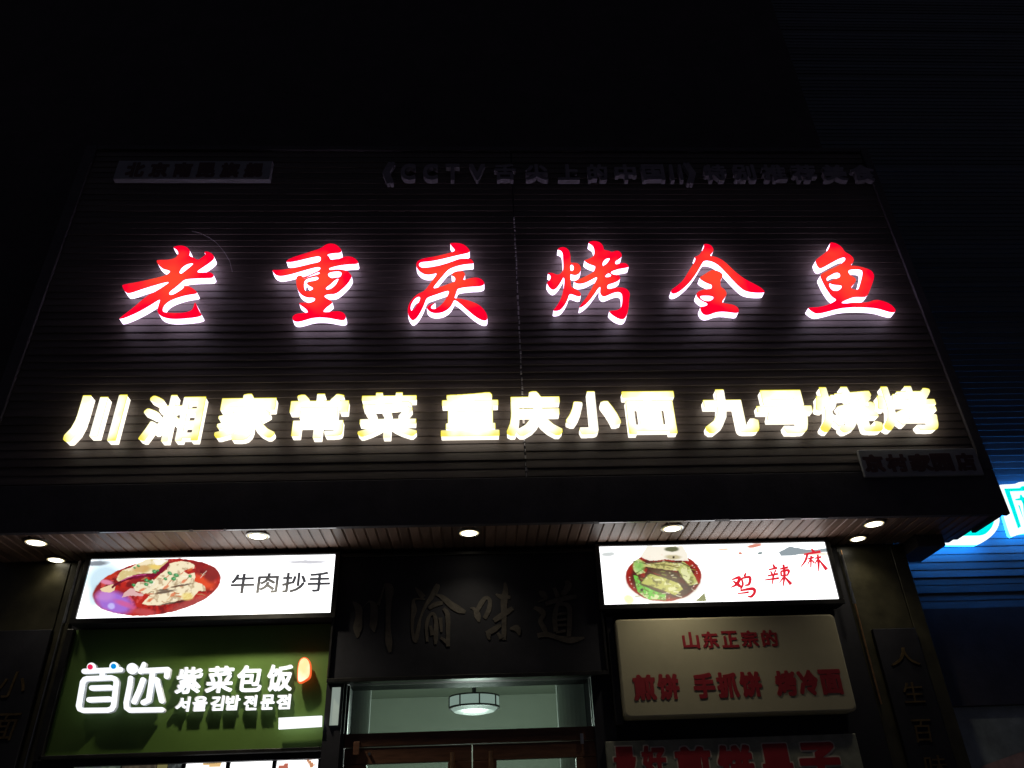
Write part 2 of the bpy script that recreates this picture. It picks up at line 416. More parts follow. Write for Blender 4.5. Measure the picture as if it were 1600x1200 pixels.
def fit(g, x0, x1, z0, z1, shear=0.0, rot=0.0):
    v, f = g; out = []
    cx, cz = (x0 + x1) / 2, (z0 + z1) / 2
    for a, b in v:
        x = x0 + a * (x1 - x0) + shear * (b - 0.5) * (z1 - z0); z = z0 + b * (z1 - z0)
        if rot:
            dx, dz = x - cx, z - cz
            x, z = cx + dx * math.cos(rot) - dz * math.sin(rot), cz + dx * math.sin(rot) + dz * math.cos(rot)
        out.append((x, z))
    return out, f
def text_row(items, ytop, ybot, xref, Y, depth, m, parent, off=0.03, name='lettering', grow=0.0, squash=None):
    """items: (char, x0px, x1px); one mesh part per character, standing on plane y = Y, `depth` thick"""
    zt = at(xref, ytop, Y)[2]; zb = at(xref, ybot, Y)[2]; ym = (ytop + ybot) / 2
    res = []
    for ch, a, b in items:
        x0 = at(a, ym, Y)[0]; x1 = at(b, ym, Y)[0]
        v, f = fit((bold if off >= 0.004 else glyph)(ch, off), x0 - grow, x1 + grow, zb - grow, zt + grow)
        res.append(plate_mb(v, f, Y - depth, Y).build(name, m, parent, ((x0 + x1) / 2, Y, zb)))
    return res
def brush_mb(strokes, conv, y0, y1, n=5, step=0.0004, fat=1.0):
    """brush strokes [(x, y, width)...] in measured units; each a prism with smooth varying width"""
    mb = MB(); k = 0
    for st in strokes:
        P = []
        q = [st[0]] + list(st) + [st[-1]]
        for i in range(1, len(q) - 2):
            p0, p1, p2, p3 = map(np.array, (q[i - 1], q[i], q[i + 1], q[i + 2]))
            for t in np.linspace(0, 1, n, endpoint=False):
                P.append(0.5 * ((2 * p1) + (-p0 + p2) * t + (2 * p0 - 5 * p1 + 4 * p2 - p3) * t * t + (-p0 + 3 * p1 - 3 * p2 + p3) * t ** 3))
        P.append(np.array(q[-1], float)); P = [p.astype(float) for p in P]
        L = []; Rr = []
        for i, p in enumerate(P):
            d = P[min(i + 1, len(P) - 1)][:2] - P[max(i - 1, 0)][:2]; d = d / (np.linalg.norm(d) + 1e-9)
            w = max(p[2] * fat, 4) / 2; nrm = np.array([-d[1], d[0]])
            L.append(p[:2] + nrm * w); Rr.append(p[:2] - nrm * w)
        c = [conv(*p) for p in L] + [conv(*p) for p in Rr]; m_ = len(L)
        yy = y0 - k * step; k += 1
        vs = [(a, yy, b) for a, b in c] + [(a, y1, b) for a, b in c]; N = 2 * m_
        fs = []
        for i in range(m_ - 1):
            fs += [[i, i + 1, m_ + i + 1, m_ + i], [N + i, N + m_ + i, N + m_ + i + 1, N + i + 1],
                   [i, N + i, N + i + 1, i + 1], [m_ + i, m_ + i + 1, N + m_ + i + 1, N + m_ + i]]
        fs += [[0, m_, N + m_, N], [m_ - 1, N + m_ - 1, N + 2 * m_ - 1, 2 * m_ - 1]]
        mb.add(vs, fs)
    return mb
def capsule_mb(strokes, conv, y0, y1, step=0.0005):
    """round-ended strokes [(x, y)...], width"""
    mb = MB(); k = 0
    for pts, w in strokes:
        pts = list(pts)
        if len(pts) == 1: pts = [pts[0], (pts[0][0] + 0.5, pts[0][1])]
        for (ax, ay), (bx, by) in zip(pts, pts[1:]):
            an = math.atan2(by - ay, bx - ax); o = []
            for i in range(9):
                t = an + math.pi / 2 + math.pi * i / 8; o.append((ax + w / 2 * math.cos(t), ay + w / 2 * math.sin(t)))
            for i in range(9):
                t = an - math.pi / 2 + math.pi * i / 8; o.append((bx + w / 2 * math.cos(t), by + w / 2 * math.sin(t)))
            mb.poly([conv(*p) for p in o], y0 - k * step, y1); k += 1
    return mb
def smooth_loop(pts, it=2):
    for _ in range(it):
        o = []
        for (a, b), (c, d) in zip(pts, pts[1:] + pts[:1]):
            o += [(a * .75 + c * .25, b * .75 + d * .25), (a * .25 + c * .75, b * .25 + d * .75)]
        pts = o
    return pts
def traced(outer, holes, conv):
    loops = [smooth_loop([tuple(p) for p in l]) for l in [outer] + holes]
    loops = [[conv(*p) for p in l] for l in loops]
    tri = tessellate_polygon([[Vector((a, b, 0)) for a, b in l] for l in loops])
    v = [p for l in loops for p in l]
    return v, [list(t) for t in tri]

# ------------------------------------------------------------------ setting
g = MB().box(-60, 60, -60, 60, -0.2, 0.0).build('ground', M['asphalt']); tag(g, kind='structure')
g = MB().box(-30, 30, 1.2, 5.0, 0.0, 0.13).build('pavement', M['paving']); tag(g, kind='structure')

bld = thing('shop_building', 'dark unlit building front above and behind the lit shop signs', 'building', (0, 5.3, 0))
box('wall', M['wall'], bld, -7.0, 3.30, 4.95, 5.2, 3.42, 11.5)
# wall piers and infill under the canopy, around the openings
box('wall', M['black'], bld, -7.0, -3.2, 5.2, 5.4, 0, 3.42)
box('wall_infill', M['black'], bld, -3.2, -0.83, 5.405, 5.44, 2.0, 3.42)
box('wall_infill', M['black'], bld, 0.70, 2.98, 5.405, 5.44, 2.0, 3.42)
box('wall_infill', M['black'], bld, -3.2, 2.98, 5.11, 5.40, ZS + 0.035, 3.418)
box('wall_pier', M['black'], bld, -0.935, -0.83, 5.03, 5.4, 0, 3.23)
box('wall_pier', M['black'], bld, 0.70, 0.83, 5.06, 5.4, 0, 3.23)
box('wall_head', M['black'], bld, -2.6, -0.935, 5.10, 5.4, 2.0, 3.23)
box('wall_head', M['black'], bld, 0.83, 2.5, 5.10, 5.4, 0.0, 3.23)
box('wall_head', M['black'], bld, -0.83, 0.70, 5.06, 5.4, 2.425, 3.23)

# ------------------------------------------------------------------ canopy with siding
can = thing('sign_canopy', 'dark projecting shop fascia of brown horizontal siding over the doorway', 'canopy', (0, YS, ZS))
SX0, SX1 = -3.11, 3.35
PITCHZ = 0.0612; Z0 = 3.555
NS = int((ZT - 0.06 - Z0) / PITCHZ)
seamx = 0.318
prof = [(0.0, 0.0), (0.0015, -0.0012), (0.0085, 0.0), (0.0115, PITCHZ + 0.002), (0.0065, PITCHZ + 0.002), (0.0045, PITCHZ - 0.008), (0.0005, 0.012)]
meL = MB().prism_x([(y, z) for y, z in prof], 0, seamx - 0.006 - SX0).mesh('slat', M['slat'])
meR = MB().prism_x([(y, z) for y, z in prof], 0, SX1 - seamx - 0.006).mesh('slat', M['slat'])
for me in (meL, meR):
    import bmesh
    bm = bmesh.new(); bm.from_mesh(me); bmesh.ops.recalc_face_normals(bm, faces=bm.faces); bm.to_mesh(me); bm.free()
for i in range(NS):
    for me, x in ((meL, SX0), (meR, seamx + 0.006)):
        o = bpy.data.objects.new('slat', me); COL.objects.link(o); o.parent = can
        o.location = (x, random.uniform(-0.0012, 0.0012), Z0 + i * PITCHZ - ZS)
        o.rotation_euler = (random.uniform(-0.012, 0.012), 0, random.uniform(-0.0002, 0.0002))
ztop = Z0 + NS * PITCHZ + 0.004
box('backing_panel', M['border'], can, SX0 - 0.01, SX1 + 0.01, YS + 0.018, YS + 0.04, Z0 - 0.01, ztop)
box('fascia_board', M['border'], can, XL, XR, YS - 0.012, YS + 0.03, ZS - 0.012, Z0 - 0.012, 0.003)
box('side_trim', M['border'], can, SX1 + 0.003, XR, YS - 0.016, YS + 0.03, Z0 - 0.010, ztop + 0.05, 0.003)
box('side_trim', M['border'], can, XL, SX0 - 0.003, YS - 0.016, YS + 0.03, Z0 - 0.010, ztop + 0.05, 0.003)
box('top_trim', M['border'], can, SX0, SX1, YS - 0.014, YS + 0.03, ztop + 0.002, ztop + 0.05, 0.003)
box('side_panel', M['border'], can, XR - 0.03, XR - 0.002, YS + 0.033, 4.925, ZS + 0.004, ztop + 0.04)
box('side_panel', M['border'], can, XL + 0.002, XL + 0.03, YS + 0.033, 4.94, ZS + 0.004, ztop + 0.04)
box('top_cap', M['border'], can, XL + 0.03, XR - 0.03, YS + 0.033, 4.94, ztop + 0.0, ztop + 0.03)
# soffit boards, running front to back
BW = 0.0685; nb = int((XR - XL - 0.06) / BW); bx0 = XL + 0.03
bme = MB().add(*(lambda p, y0, y1: ([(x, y, z) for y in (y0, y1) for x, z in p],
      [[i, (i + 1) % len(p), len(p) + (i + 1) % len(p), len(p) + i] for i in range(len(p))] + [list(range(len(p)))[::-1], [len(p) + i for i in range(len(p))]]))(
      [(0.002, 0.016), (0.002, 0.004), (0.006, 0.0), (BW - 0.012, 0.0), (BW - 0.008, 0.006), (BW, 0.008), (BW, 0.016)], 0, 0.53)).mesh('soffit_board', M['soffit'])
bm = bmesh.new(); bm.from_mesh(bme); bmesh.ops.recalc_face_normals(bm, faces=bm.faces); bm.to_mesh(bme); bm.free()
for i in range(nb):
    o = bpy.data.objects.new('soffit_board', bme); COL.objects.link(o); o.parent = can
    o.location = (bx0 + i * BW, YS + 0.034 - YS + random.uniform(0, 0.002), random.uniform(-0.0008, 0.0008))
box('soffit_deck', M['border'], can, XL + 0.032, XR - 0.032, YS + 0.034, 5.1, ZS + 0.018, ZS + 0.03)
tr = MB()
for a, b in ((150, 200), (205, 290), (300, 345), (352, 525), (932, 1006), (1010, 1110), (1130, 1215), (1236, 1280)):
    x0 = atz(a, 822, ZS)[0]; x1 = atz(b, 818, ZS)[0]
    box('edge_trim', M['trim'], can, x0, x1, YS - 0.012, YS + 0.002, ZS - 0.0185, ZS - 0.0135)
# eave beam over the right pier, stepping back under the canopy
box('eave_beam', M['border'], can, 2.99, 3.18, 4.93, 5.28, 3.165, ZS + 0.012)
# seam cover with its row of ties
sm = MB(); z = 3.36; k = 0
while z < 5.8:
    h = random.uniform(0.018, 0.034)
    sm.box(seamx - 0.0045 + random.uniform(-.003, .003), seamx + 0.0045 + random.uniform(-.003, .003), YS - 0.010, YS - 0.003, z, z + h)
    z += h + random.uniform(0.010, 0.03)
sm.build('seam_tie_strip', M['wire'], can)

# ------------------------------------------------------------------ downlights in the canopy
def downlight(px, py, rad, label, zz, watts, group):
    p = atz(px, py, zz)
    t = thing('downlight', label, 'ceiling light', (p[0], p[1], zz), group)
    MB().lathe(p, [(rad * 1.18, -0.001), (rad * 1.18, -0.008), (rad * 1.02, -0.012), (rad * 0.98, -0.006), (rad * 0.98, 0.01)]).build('trim_ring', M['steel'], t)
    MB().lathe(p, [(rad * 0.975, -0.005), (rad * 0.82, -0.0105)]).build('halo_reflector', M['halo_reflector'], t)
    mb = MB(); n = 28
    mb.add([(p[0] + rad * 0.82 * math.cos(2 * math.pi * k / n), p[1] + rad * 0.82 * math.sin(2 * math.pi * k / n), zz - 0.0108) for k in range(n)] + [(p[0], p[1], zz - 0.014)],
           [[k, (k + 1) % n, n] for k in range(n)])
    mb.build('lens', M['bulb'], t)
    l = bpy.data.lights.new('spot_beam', 'SPOT'); l.energy = watts; l.color = (1.0, 0.90, 0.66)
    l.spot_size = R(125); l.spot_blend = 1.0; l.shadow_soft_size = 0.03
    lo = bpy.data.objects.new('spot_beam', l); COL.objects.link(lo); lo.parent = t; lo.location = (0, 0, -0.03)
    return t
G1 = 'downlights under the canopy'
for px, py, lab, w in ((57, 846, 'large round downlight at the far left end of the canopy soffit', 4.0),
                    (403, 836, 'round downlight above the beef dumpling light box', 54.0),
                    (733, 831, 'round downlight above the black name board over the door', 6.0),
                    (1050, 824, 'round downlight above the chicken bowl light box', 13.0),
                    (1365, 817, 'large round downlight at the right end of the canopy soffit', 5.0)):
    downlight(px, py, 0.062, lab, ZS - 0.001, w, G1)
downlight(88, 873, 0.053, 'smaller downlight close above the left stone column', ZS - 0.001, 1.4, G1)
downlight(1340, 840, 0.053, 'smaller downlight close above the right stone column', ZS - 0.001, 3.5, G1)

# ------------------------------------------------------------------ red calligraphic channel letters
S = 1412 / 200.0
RED = [
 ('old', 170, [(705,190),(740,172),(800,165),(850,178),(885,205),(900,240),(885,280),(935,300),(985,330),(1040,290),(1072,262),(1045,238),(1090,232),(1140,255),(1172,305),(1120,355),(1050,400),(955,465),(1070,462),(1120,460),(1160,490),(1155,515),(1130,528),(1000,530),(850,538),(810,565),(750,620),(655,690),(690,722),(830,635),(825,608),(870,612),(920,632),(965,670),(975,690),(960,702),(880,712),(800,730),(700,765),(640,800),(605,840),(592,885),(615,905),(750,912),(850,905),(905,885),(930,860),(945,795),(960,800),(985,860),(1010,910),(1030,938),(990,955),(900,968),(780,978),(680,978),(600,960),(555,930),(535,890),(540,850),(555,800),(570,757),(500,800),(420,850),(320,905),(220,950),(150,975),(105,980),(160,935),(260,860),(350,780),(430,715),(500,680),(560,645),(610,612),(675,567),(600,580),(480,615),(350,655),(270,685),(205,698),(175,670),(148,620),(150,600),(230,585),(340,565),(450,540),(560,515),(640,490),(680,455),(660,440),(610,432),(570,405),(540,370),(523,330),(560,325),(640,325),(700,315),(740,300),(765,265),(765,240),(745,210)],
  [[(785,475),(780,455),(810,410),(860,375),(930,362),(925,378),(880,415),(830,455),(800,477)]],
  'red glowing calligraphic character far left in the upper sign row'),
 ('heavy', 410, [(745,143),(800,150),(845,180),(878,225),(860,250),(800,252),(708,265),(740,290),(750,327),(840,315),(900,290),(960,285),(1010,300),(1050,335),(1060,360),(1040,372),(960,375),(860,385),(735,415),(740,438),(820,425),(900,435),(950,455),(985,500),(985,520),(950,580),(880,650),(810,703),(740,705),(690,715),(685,735),(740,765),(775,790),(765,810),(720,840),(680,880),(672,900),(730,900),(790,892),(850,890),(900,910),(922,950),(915,985),(880,995),(800,980),(720,965),(620,960),(540,970),(460,995),(400,1010),(350,1005),(328,975),(335,945),(370,920),(440,912),(498,908),(500,890),(460,850),(410,820),(405,800),(450,795),(520,800),(570,780),(585,755),(560,742),(500,745),(440,720),(400,680),(375,610),(370,540),(380,510),(400,495),(432,497),(450,522),(540,480),(638,436),(638,402),(560,415),(420,455),(300,490),(200,508),(150,495),(120,465),(105,435),(160,438),(260,430),(400,400),(540,370),(640,345),(645,300),(620,285),(540,300),(420,330),(330,350),(258,352),(275,325),(340,295),(450,260),(560,225),(640,200),(700,155)],
  [[(455,536),(540,496),(630,456),(628,482),(540,502),(462,530)],[(458,550),(540,522),(618,510),(615,548),(480,568),(500,605),(570,640),(520,668),(464,672)],
   [(722,490),(740,465),(800,455),(860,455),(875,475),(865,505),(830,525),(780,530),(740,515)],[(700,650),(705,630),(760,590),(800,550),(845,528),(820,580),(790,620),(740,650)]],
  'red glowing calligraphic character with stacked horizontal strokes, second in the upper row'),
 ('celebrate', 610, [(655,150),(670,138),(740,138),(800,150),(850,185),(880,230),(860,250),(800,262),(700,285),(560,320),(430,345),(335,350),(312,378),(330,405),(380,413),(480,400),(600,370),(700,335),(760,312),(820,310),(880,312),(910,335),(922,368),(880,370),(800,378),(720,398),(640,430),(580,500),(520,570),(465,640),(520,632),(600,605),(680,575),(712,560),(715,525),(700,510),(672,500),(680,475),(710,455),(760,445),(805,452),(825,480),(820,510),(800,550),(850,535),(900,522),(960,520),(1010,540),(1040,580),(1030,605),(980,620),(880,622),(745,640),(735,665),(720,710),(705,748),(740,748),(820,762),(900,785),(980,820),(1040,880),(1070,940),(1070,985),(1040,1000),(990,985),(920,940),(840,870),(760,800),(705,765),(690,800),(660,850),(610,890),(550,912),(480,915),(430,895),(405,865),(400,850),(420,825),(470,805),(505,797),(450,835),(450,862),(490,868),(540,840),(590,790),(620,740),(655,665),(600,675),(500,710),(410,740),(390,770),(370,830),(330,910),(290,970),(245,1000),(215,970),(195,930),(190,880),(200,820),(240,755),(300,700),(360,675),(390,650),(420,610),(470,540),(520,470),(470,485),(400,492),(340,470),(300,430),(283,390),(290,350),(320,325),(380,305),(480,290),(600,262),(680,240),(715,220),(690,190)],
  [[(225,880),(225,830),(260,765),(300,735),(330,735),(320,780),(280,840),(245,890)]],
  'red glowing calligraphic character with a sweeping hooked foot, third in the upper row'),
 ('roast_fire', 830, [(285,215),(310,190),(350,182),(395,195),(425,235),(435,300),(432,360),(480,355),(520,365),(548,400),(550,440),(530,480),(490,498),(450,490),(432,480),(435,560),(440,625),(490,650),(530,668),(550,700),(545,728),(510,730),(470,712),(420,700),(405,760),(370,825),(330,875),(290,890),(235,890),(270,850),(310,790),(340,720),(355,650),(365,580),(362,508),(335,560),(290,630),(245,662),(205,640),(180,600),(170,580),(200,552),(218,520),(205,490),(178,480),(200,465),(240,470),(300,495),(350,450),(355,400),(350,300),(345,245),(320,220)],
  [[(432,382),(455,380),(470,405),(465,435),(445,450),(432,440)]], None),
 ('roast_old', 830, [(625,140),(650,120),(700,115),(760,130),(795,170),(800,215),(850,222),(890,240),(930,225),(965,225),(995,250),(1000,290),(975,315),(925,345),(930,375),(970,365),(1020,357),(1060,370),(1082,405),(1040,415),(950,430),(870,460),(900,485),(940,490),(975,500),(985,530),(960,560),(900,585),(840,600),(840,650),(900,635),(980,625),(1050,640),(1085,680),(1088,720),(1080,760),(1075,850),(1060,920),(1040,965),(1010,985),(960,975),(900,940),(848,890),(900,885),(950,880),(985,860),(1000,820),(1005,760),(1000,700),(970,680),(920,685),(860,710),(800,735),(770,715),(755,680),(765,618),(740,640),(700,700),(640,780),(580,835),(520,865),(560,800),(610,740),(660,650),(700,580),(735,512),(690,530),(620,570),(560,590),(500,590),(462,560),(510,548),(580,515),(650,480),(690,455),(710,400),(690,390),(640,375),(600,350),(580,330),(620,320),(680,290),(698,260),(695,210),(680,170)],
  [[(790,395),(788,355),(820,315),(870,305),(855,335),(810,390)],[(820,515),(820,500),(850,472),(885,490),(870,512)]],
  'red glowing calligraphic character made of two separate halves, fourth in the upper row'),
 ('whole_roof', 1030, [(490,150),(530,148),(575,165),(603,210),(590,245),(555,280),(600,285),(660,305),(730,350),(800,420),(880,490),(960,545),(1050,590),(1130,635),(1170,680),(1140,690),(1040,688),(950,672),(890,630),(800,540),(720,450),(660,390),(590,345),(500,330),(470,370),(420,460),(350,560),(270,640),(200,690),(150,703),(125,680),(140,650),(220,595),(280,530),(330,440),(370,380),(405,315),(383,295),(440,275),(470,230),(495,185)],
  [], None),
 ('whole_king', 1030, [(575,435),(620,438),(670,455),(700,480),(700,510),(680,545),(675,570),(678,625),(720,645),(747,690),(735,730),(700,775),(695,800),(750,808),(820,820),(870,850),(882,890),(865,915),(800,908),(700,895),(620,905),(560,930),(510,938),(470,915),(450,870),(455,840),(510,835),(535,815),(520,800),(470,780),(425,745),(405,715),(420,680),(470,655),(540,645),(580,640),(580,600),(540,590),(480,560),(435,525),(490,490)],
  [[(450,735),(460,722),(560,722),(600,735),(590,760),(550,780),(500,775),(465,755)]],
  'red glowing calligraphic character under a wide roof stroke, fifth in the upper row'),
 ('fish', 1230, [(470,140),(490,130),(550,145),(610,190),(632,235),(700,270),(738,315),(728,355),(695,390),(760,390),(850,410),(930,440),(960,490),(955,540),(920,640),(880,735),(820,738),(740,735),(670,760),(605,790),(602,805),(760,800),(900,792),(950,770),(1000,765),(1080,785),(1150,820),(1195,870),(1195,895),(1170,910),(1100,895),(1000,862),(860,850),(700,848),(560,865),(440,900),(340,922),(290,910),(220,855),(260,850),(360,845),(450,820),(510,790),(545,765),(510,745),(480,720),(420,630),(380,550),(357,490),(440,445),(560,388),(600,364),(635,332),(642,308),(620,297),(560,320),(460,375),(370,425),(340,410),(318,370),(310,330),(360,290),(430,240),(465,190)],
  [[(435,520),(480,495),(540,465),(580,475),(585,515),(540,530),(490,550),(450,572),(438,556)],[(460,580),(500,600),(560,605),(605,610),(590,645),(550,668),(510,668),(470,630)],[(667,440),(740,430),(815,435),(832,460),(820,530),(795,620),(780,658),(695,640),(740,590),(765,545),(740,515),(690,490)]],
  'red glowing calligraphic character with a long base stroke, far right in the upper row'),
]
YF = YS - 0.078
G = 'red letters of the upper sign row'
pend = []
for nm, x0, outer, holes, lab in RED:
    conv = lambda X, Y_, x0=x0: (lambda p: (p[0], p[2]))(at(x0 + X / S, 360 + Y_ / S, YF))
    pend.append(traced(outer, holes, conv))
    if lab is None: continue
    allx = [p[0] for v, f in pend for p in v]; allz = [p[1] for v, f in pend for p in v]
    c = ((min(allx) + max(allx)) / 2, YF, (min(allz) + max(allz)) / 2)
    t = thing('channel_letter', lab, 'sign letter', c, G)
    for v, f in pend:
        plate_mb(v, f, YF, YF + 0.004, True, False, False).build('letter_face', M['red_face'], t, c)
        plate_mb(v, f, YF + 0.0005, YS - 0.014, False, True, True).build('letter_side', M['red_side'], t, c)
    st = MB()
    for k in range(4):
        p = random.choice(v); st.box(p[0] - 0.003, p[0] + 0.003, YS - 0.013, YS + 0.006, p[1] - 0.003, p[1] + 0.003)
    st.build('mounting_stud', M['steel'], t, c)
    pend = []

# ------------------------------------------------------------------ yellow channel letters
YEL = [('川',150,617,697,.40),('湘',270,617,697,.46),('家',387,615,695,.46),('常',498.5,615,692,.46),('菜',607.5,613,691,.46),('重',735.5,613,689,.46),('庆',835,611,688,.44),
       ('小',927,611,686,.44),('面',1017.5,611,685,.43),('九',1141,608,684,.44),('号',1228,609,684,.46),('烧',1324,604,683,.52),('烤',1420,603,680,.50)]
YLAB = ['leftmost of the lower row', 'second in the lower row', 'third in the lower row', 'fourth in the lower row', 'just left of the first gap',
        'just right of the first gap', 'crossed by the vertical seam strip', 'with a tall stroke between two loose dots', 'just left of the second gap',
        'just right of the second gap', 'third from the right end', 'second from the right end', 'rightmost of the lower row']
G = 'yellow letters of the lower sign row'
YF2 = YS - 0.075
for (ch, cx, yt, yb, hw), lab in zip(YEL, YLAB):
    ybf = yb - 8.0
    zt = at(cx, yt + 1, YF2)[2]; zb = at(cx, ybf, YF2)[2]
    ym = (yt + ybf) / 2; c0 = at(cx - 1.0, ym, YF2)[0]; x0 = c0 - hw * 0.83; x1 = c0 + hw * 0.83
    x0, x1 = c0 - hw * 0.41, c0 + hw * 0.41
    off = {'川': .040, '湘': .020, '家': .030, '常': .026, '菜': .023, '重': .034, '庆': .040, '小': .038, '面': .036, '九': .043, '号': .040, '烧': .023, '烤': .023}[ch]
    c = (c0, YF2, (zt + zb) / 2)
    t = thing('channel_letter', 'yellow glowing character %s, %s' % (ch, lab), 'sign letter', c, G)
    v, f = fit(bold(ch, off, 12.0), x0, x1, zb, zt)
    plate_mb(v, f, YF2 + 0.004, YS - 0.014).build('letter_side', M['yel_side'], t, c)
    plate_mb(v, f, YF2, YF2 + 0.003, True, False, False).build('letter_face', M['yel_face'], t, c)
    v, f = fit(bold(ch, off, 12.0), x0 - 0.003, x1 + 0.003, zb - 0.001, zt + 0.006)
    plate_mb(v, f, YF2 + 0.002, YF2 + 0.003, True, True, True).build('letter_rim', M['yel_rim'], t, c)

# ------------------------------------------------------------------ unlit letters of the top row
TOP = [('《',596,617),('C',624,650),('C',659,685),('T',694,719),('V',731,759),('舌',770,807),('尖',819,857),('上',869,906),('的',916,950),('中',959,995),('国',1001,1039),
       ('I',1045,1053),('I',1059,1067),('》',1068,1088),('特',1098,1136),('别',1144,1181),('推',1189,1229),('荐',1235,1276),('美',1283,1323),('食',1328,1367)]
zt = at(800, 256, YS - 0.05)[2]; zb = at(800, 281, YS - 0.05)[2]
for i, (ch, a, b) in enumerate(TOP):
    x0 = at(a + 2, 268, YS - 0.05)[0]; x1 = at(b - 1, 268, YS - 0.05)[0]
    ext = 0.02 if ch in '《》' else 0.0
    v, f = fit(bold(ch, 0.04), x0, x1, zb - ext * 2, zt + ext)
    c = ((x0 + x1) / 2, YS, (zt + zb) / 2)
    if ch == '《': lb = 'unlit dark opening double bracket at the left end of the top row'
    elif ch == '》': lb = 'unlit dark closing double bracket in the top row'
    elif ch in 'CI': lb = 'unlit dark raised letter %s, %s of two, in the top row' % (ch, 'left' if TOP[i + 1][0] == ch else 'right')
    elif ch in 'TV': lb = 'unlit dark raised letter %s in the top row' % ch
    elif i < 11: lb = 'unlit dark raised character, %s to the right of the letter V' % ['first', 'second', 'third', 'fourth', 'fifth', 'sixth'][i - 5]
    elif i == 19: lb = 'unlit dark raised character at the right end of the top row'
    else: lb = 'unlit dark raised character, %s after the closing bracket' % ['first', 'second', 'third', 'fourth', 'fifth'][i - 14]
    t = thing('raised_letter', lb, 'sign letter', c, 'unlit letters of the top row')
    plate_mb(v, f, YS - 0.05, YS - 0.049, True, False, False).build('letter_face', M['deadface'], t, c)
    plate_mb(v, f, YS - 0.0495, YS - 0.004, False, True, True).build('letter_side', M['deadside'], t, c)
def plate_sign(name, lab, x0, x1, z0, z1, y0, y1, row):
    t = thing(name, lab, 'sign', ((x0 + x1) / 2, y1, z0))
    box('sign_box', M['greyplate'], t, x0, x1, y0, y1, z0, z1, 0.004)
    row(t)
p0, p1 = at(190, 249, YS - 0.05), at(421, 281, YS - 0.05)
plate_sign('name_plate', 'unlit grey box sign at the upper left with dark red lettering', p0[0] - .02, p1[0], at(300, 280, YS - .05)[2], at(300, 251, YS - .05)[2], YS - 0.05, YS - 0.004,
           lambda t: text_row([(c, 196 + i * 37 + 1, 225 + i * 37 + 1) for i, c in enumerate('北京南昆旗舰')], 254, 277, 300, YS - 0.0505, 0.002, M['darkred'], t, 0.06))
p0 = at(1334, 703, YS - 0.035); p1 = at(1352, 745, YS - 0.035); q1 = at(1540, 745, YS - 0.035)
plate_sign('name_plate', 'unlit grey box sign at the lower right corner of the fascia with dark red lettering', p1[0], q1[0], p1[2], p0[2], YS - 0.035, YS - 0.0135,
           lambda t: text_row([('京',1349,1381),('村',1385,1418),('家',1421,1456),('园',1456,1489),('店',1494,1524)], 709, 737, 1434, YS - 0.0355, 0.002, M['darkred'], t, 0.06))
# thin loose wire near the first red letter
w = MB().tube([at(x, y, YS - 0.03) for x, y in ((300, 361), (312, 364), (325, 370), (338, 379), (350, 393), (359, 408), (363, 425))], 0.0016, 5).build('loose_wire', M['wire'])
tag(w, 'thin pale wire curling beside the leftmost red character', 'wire')

# ------------------------------------------------------------------ raster paint for the printed pictures
def fbm(x, y, sc, seed):
    rng = np.random.RandomState(seed); out = np.zeros_like(x); amp = 1.0; tot = 0
    for o in range(4):
        g_ = rng.rand(64, 64); u = (x / sc * 2 ** o) % 63; v = (y / sc * 2 ** o) % 63
        i, j = u.astype(int), v.astype(int); fu, fv = u - i, v - j
        fu = fu * fu * (3 - 2 * fu); fv = fv * fv * (3 - 2 * fv)
        val = g_[i, j] * (1 - fu) * (1 - fv) + g_[i + 1, j] * fu * (1 - fv) + g_[i, j + 1] * (1 - fu) * fv + g_[i + 1, j + 1] * fu * fv
        out += amp * val; tot += amp; amp *= 0.55
    return out / tot
class Paint:
    def __init__(s, X, Y, base=(255, 255, 255), jit=10):
        s.X = X + (fbm(X, Y, 45, 1) - .5) * jit * 3; s.Y = Y + (fbm(X, Y, 45, 2) - .5) * jit * 3
        s.rx, s.ry = X, Y
        s.C = np.tile(np.array(s2l(base)) * (1.9 if base == (255, 255, 255) else 1), (len(X), 1))
    def mix(s, m, col):
        m = np.clip(m, 0, 1)[:, None]; s.C = s.C * (1 - m) + np.array(s2l(col)) * m
    def ell(s, cx, cy, a, b, col, rot=0, soft=0.06, alpha=1.0, raw=False):
        X, Y = (s.rx, s.ry) if raw else (s.X, s.Y); r = math.radians(rot)
        dx, dy = X - cx, Y - cy; u = dx * math.cos(r) + dy * math.sin(r); v = -dx * math.sin(r) + dy * math.cos(r)
        d = np.sqrt((u / a) ** 2 + (v / b) ** 2); m = np.clip((1 - d) / soft + 0.5, 0, 1) * alpha
        s.mix(m, col); return m
    def poly(s, pts, col, alpha=1.0):
        x, y = s.X, s.Y; ins = np.zeros(len(x), bool); n = len(pts)
        for i in range(n):
            x1, y1 = pts[i]; x2, y2 = pts[(i + 1) % n]
            c = ((y1 > y) != (y2 > y)) & (x < (x2 - x1) * (y - y1) / (y2 - y1 + 1e-9) + x1); ins ^= c
        s.mix(ins * alpha, col); return ins
    def line(s, pts, w, col, alpha=1.0):
        for (x1, y1), (x2, y2) in zip(pts, pts[1:]):
            dx, dy = x2 - x1, y2 - y1; t = np.clip(((s.X - x1) * dx + (s.Y - y1) * dy) / (dx * dx + dy * dy), 0, 1)
            d = np.hypot(s.X - x1 - t * dx, s.Y - y1 - t * dy); s.mix(np.clip((w / 2 - d) / 3 + .5, 0, 1) * alpha, col)
    def tex(s, mask, sc, seed, col, lo=.5, hi=.65, alpha=1.0):
        n = fbm(s.rx, s.ry, sc, seed); s.mix(mask * np.clip((n - lo) / (hi - lo), 0, 1) * alpha, col)
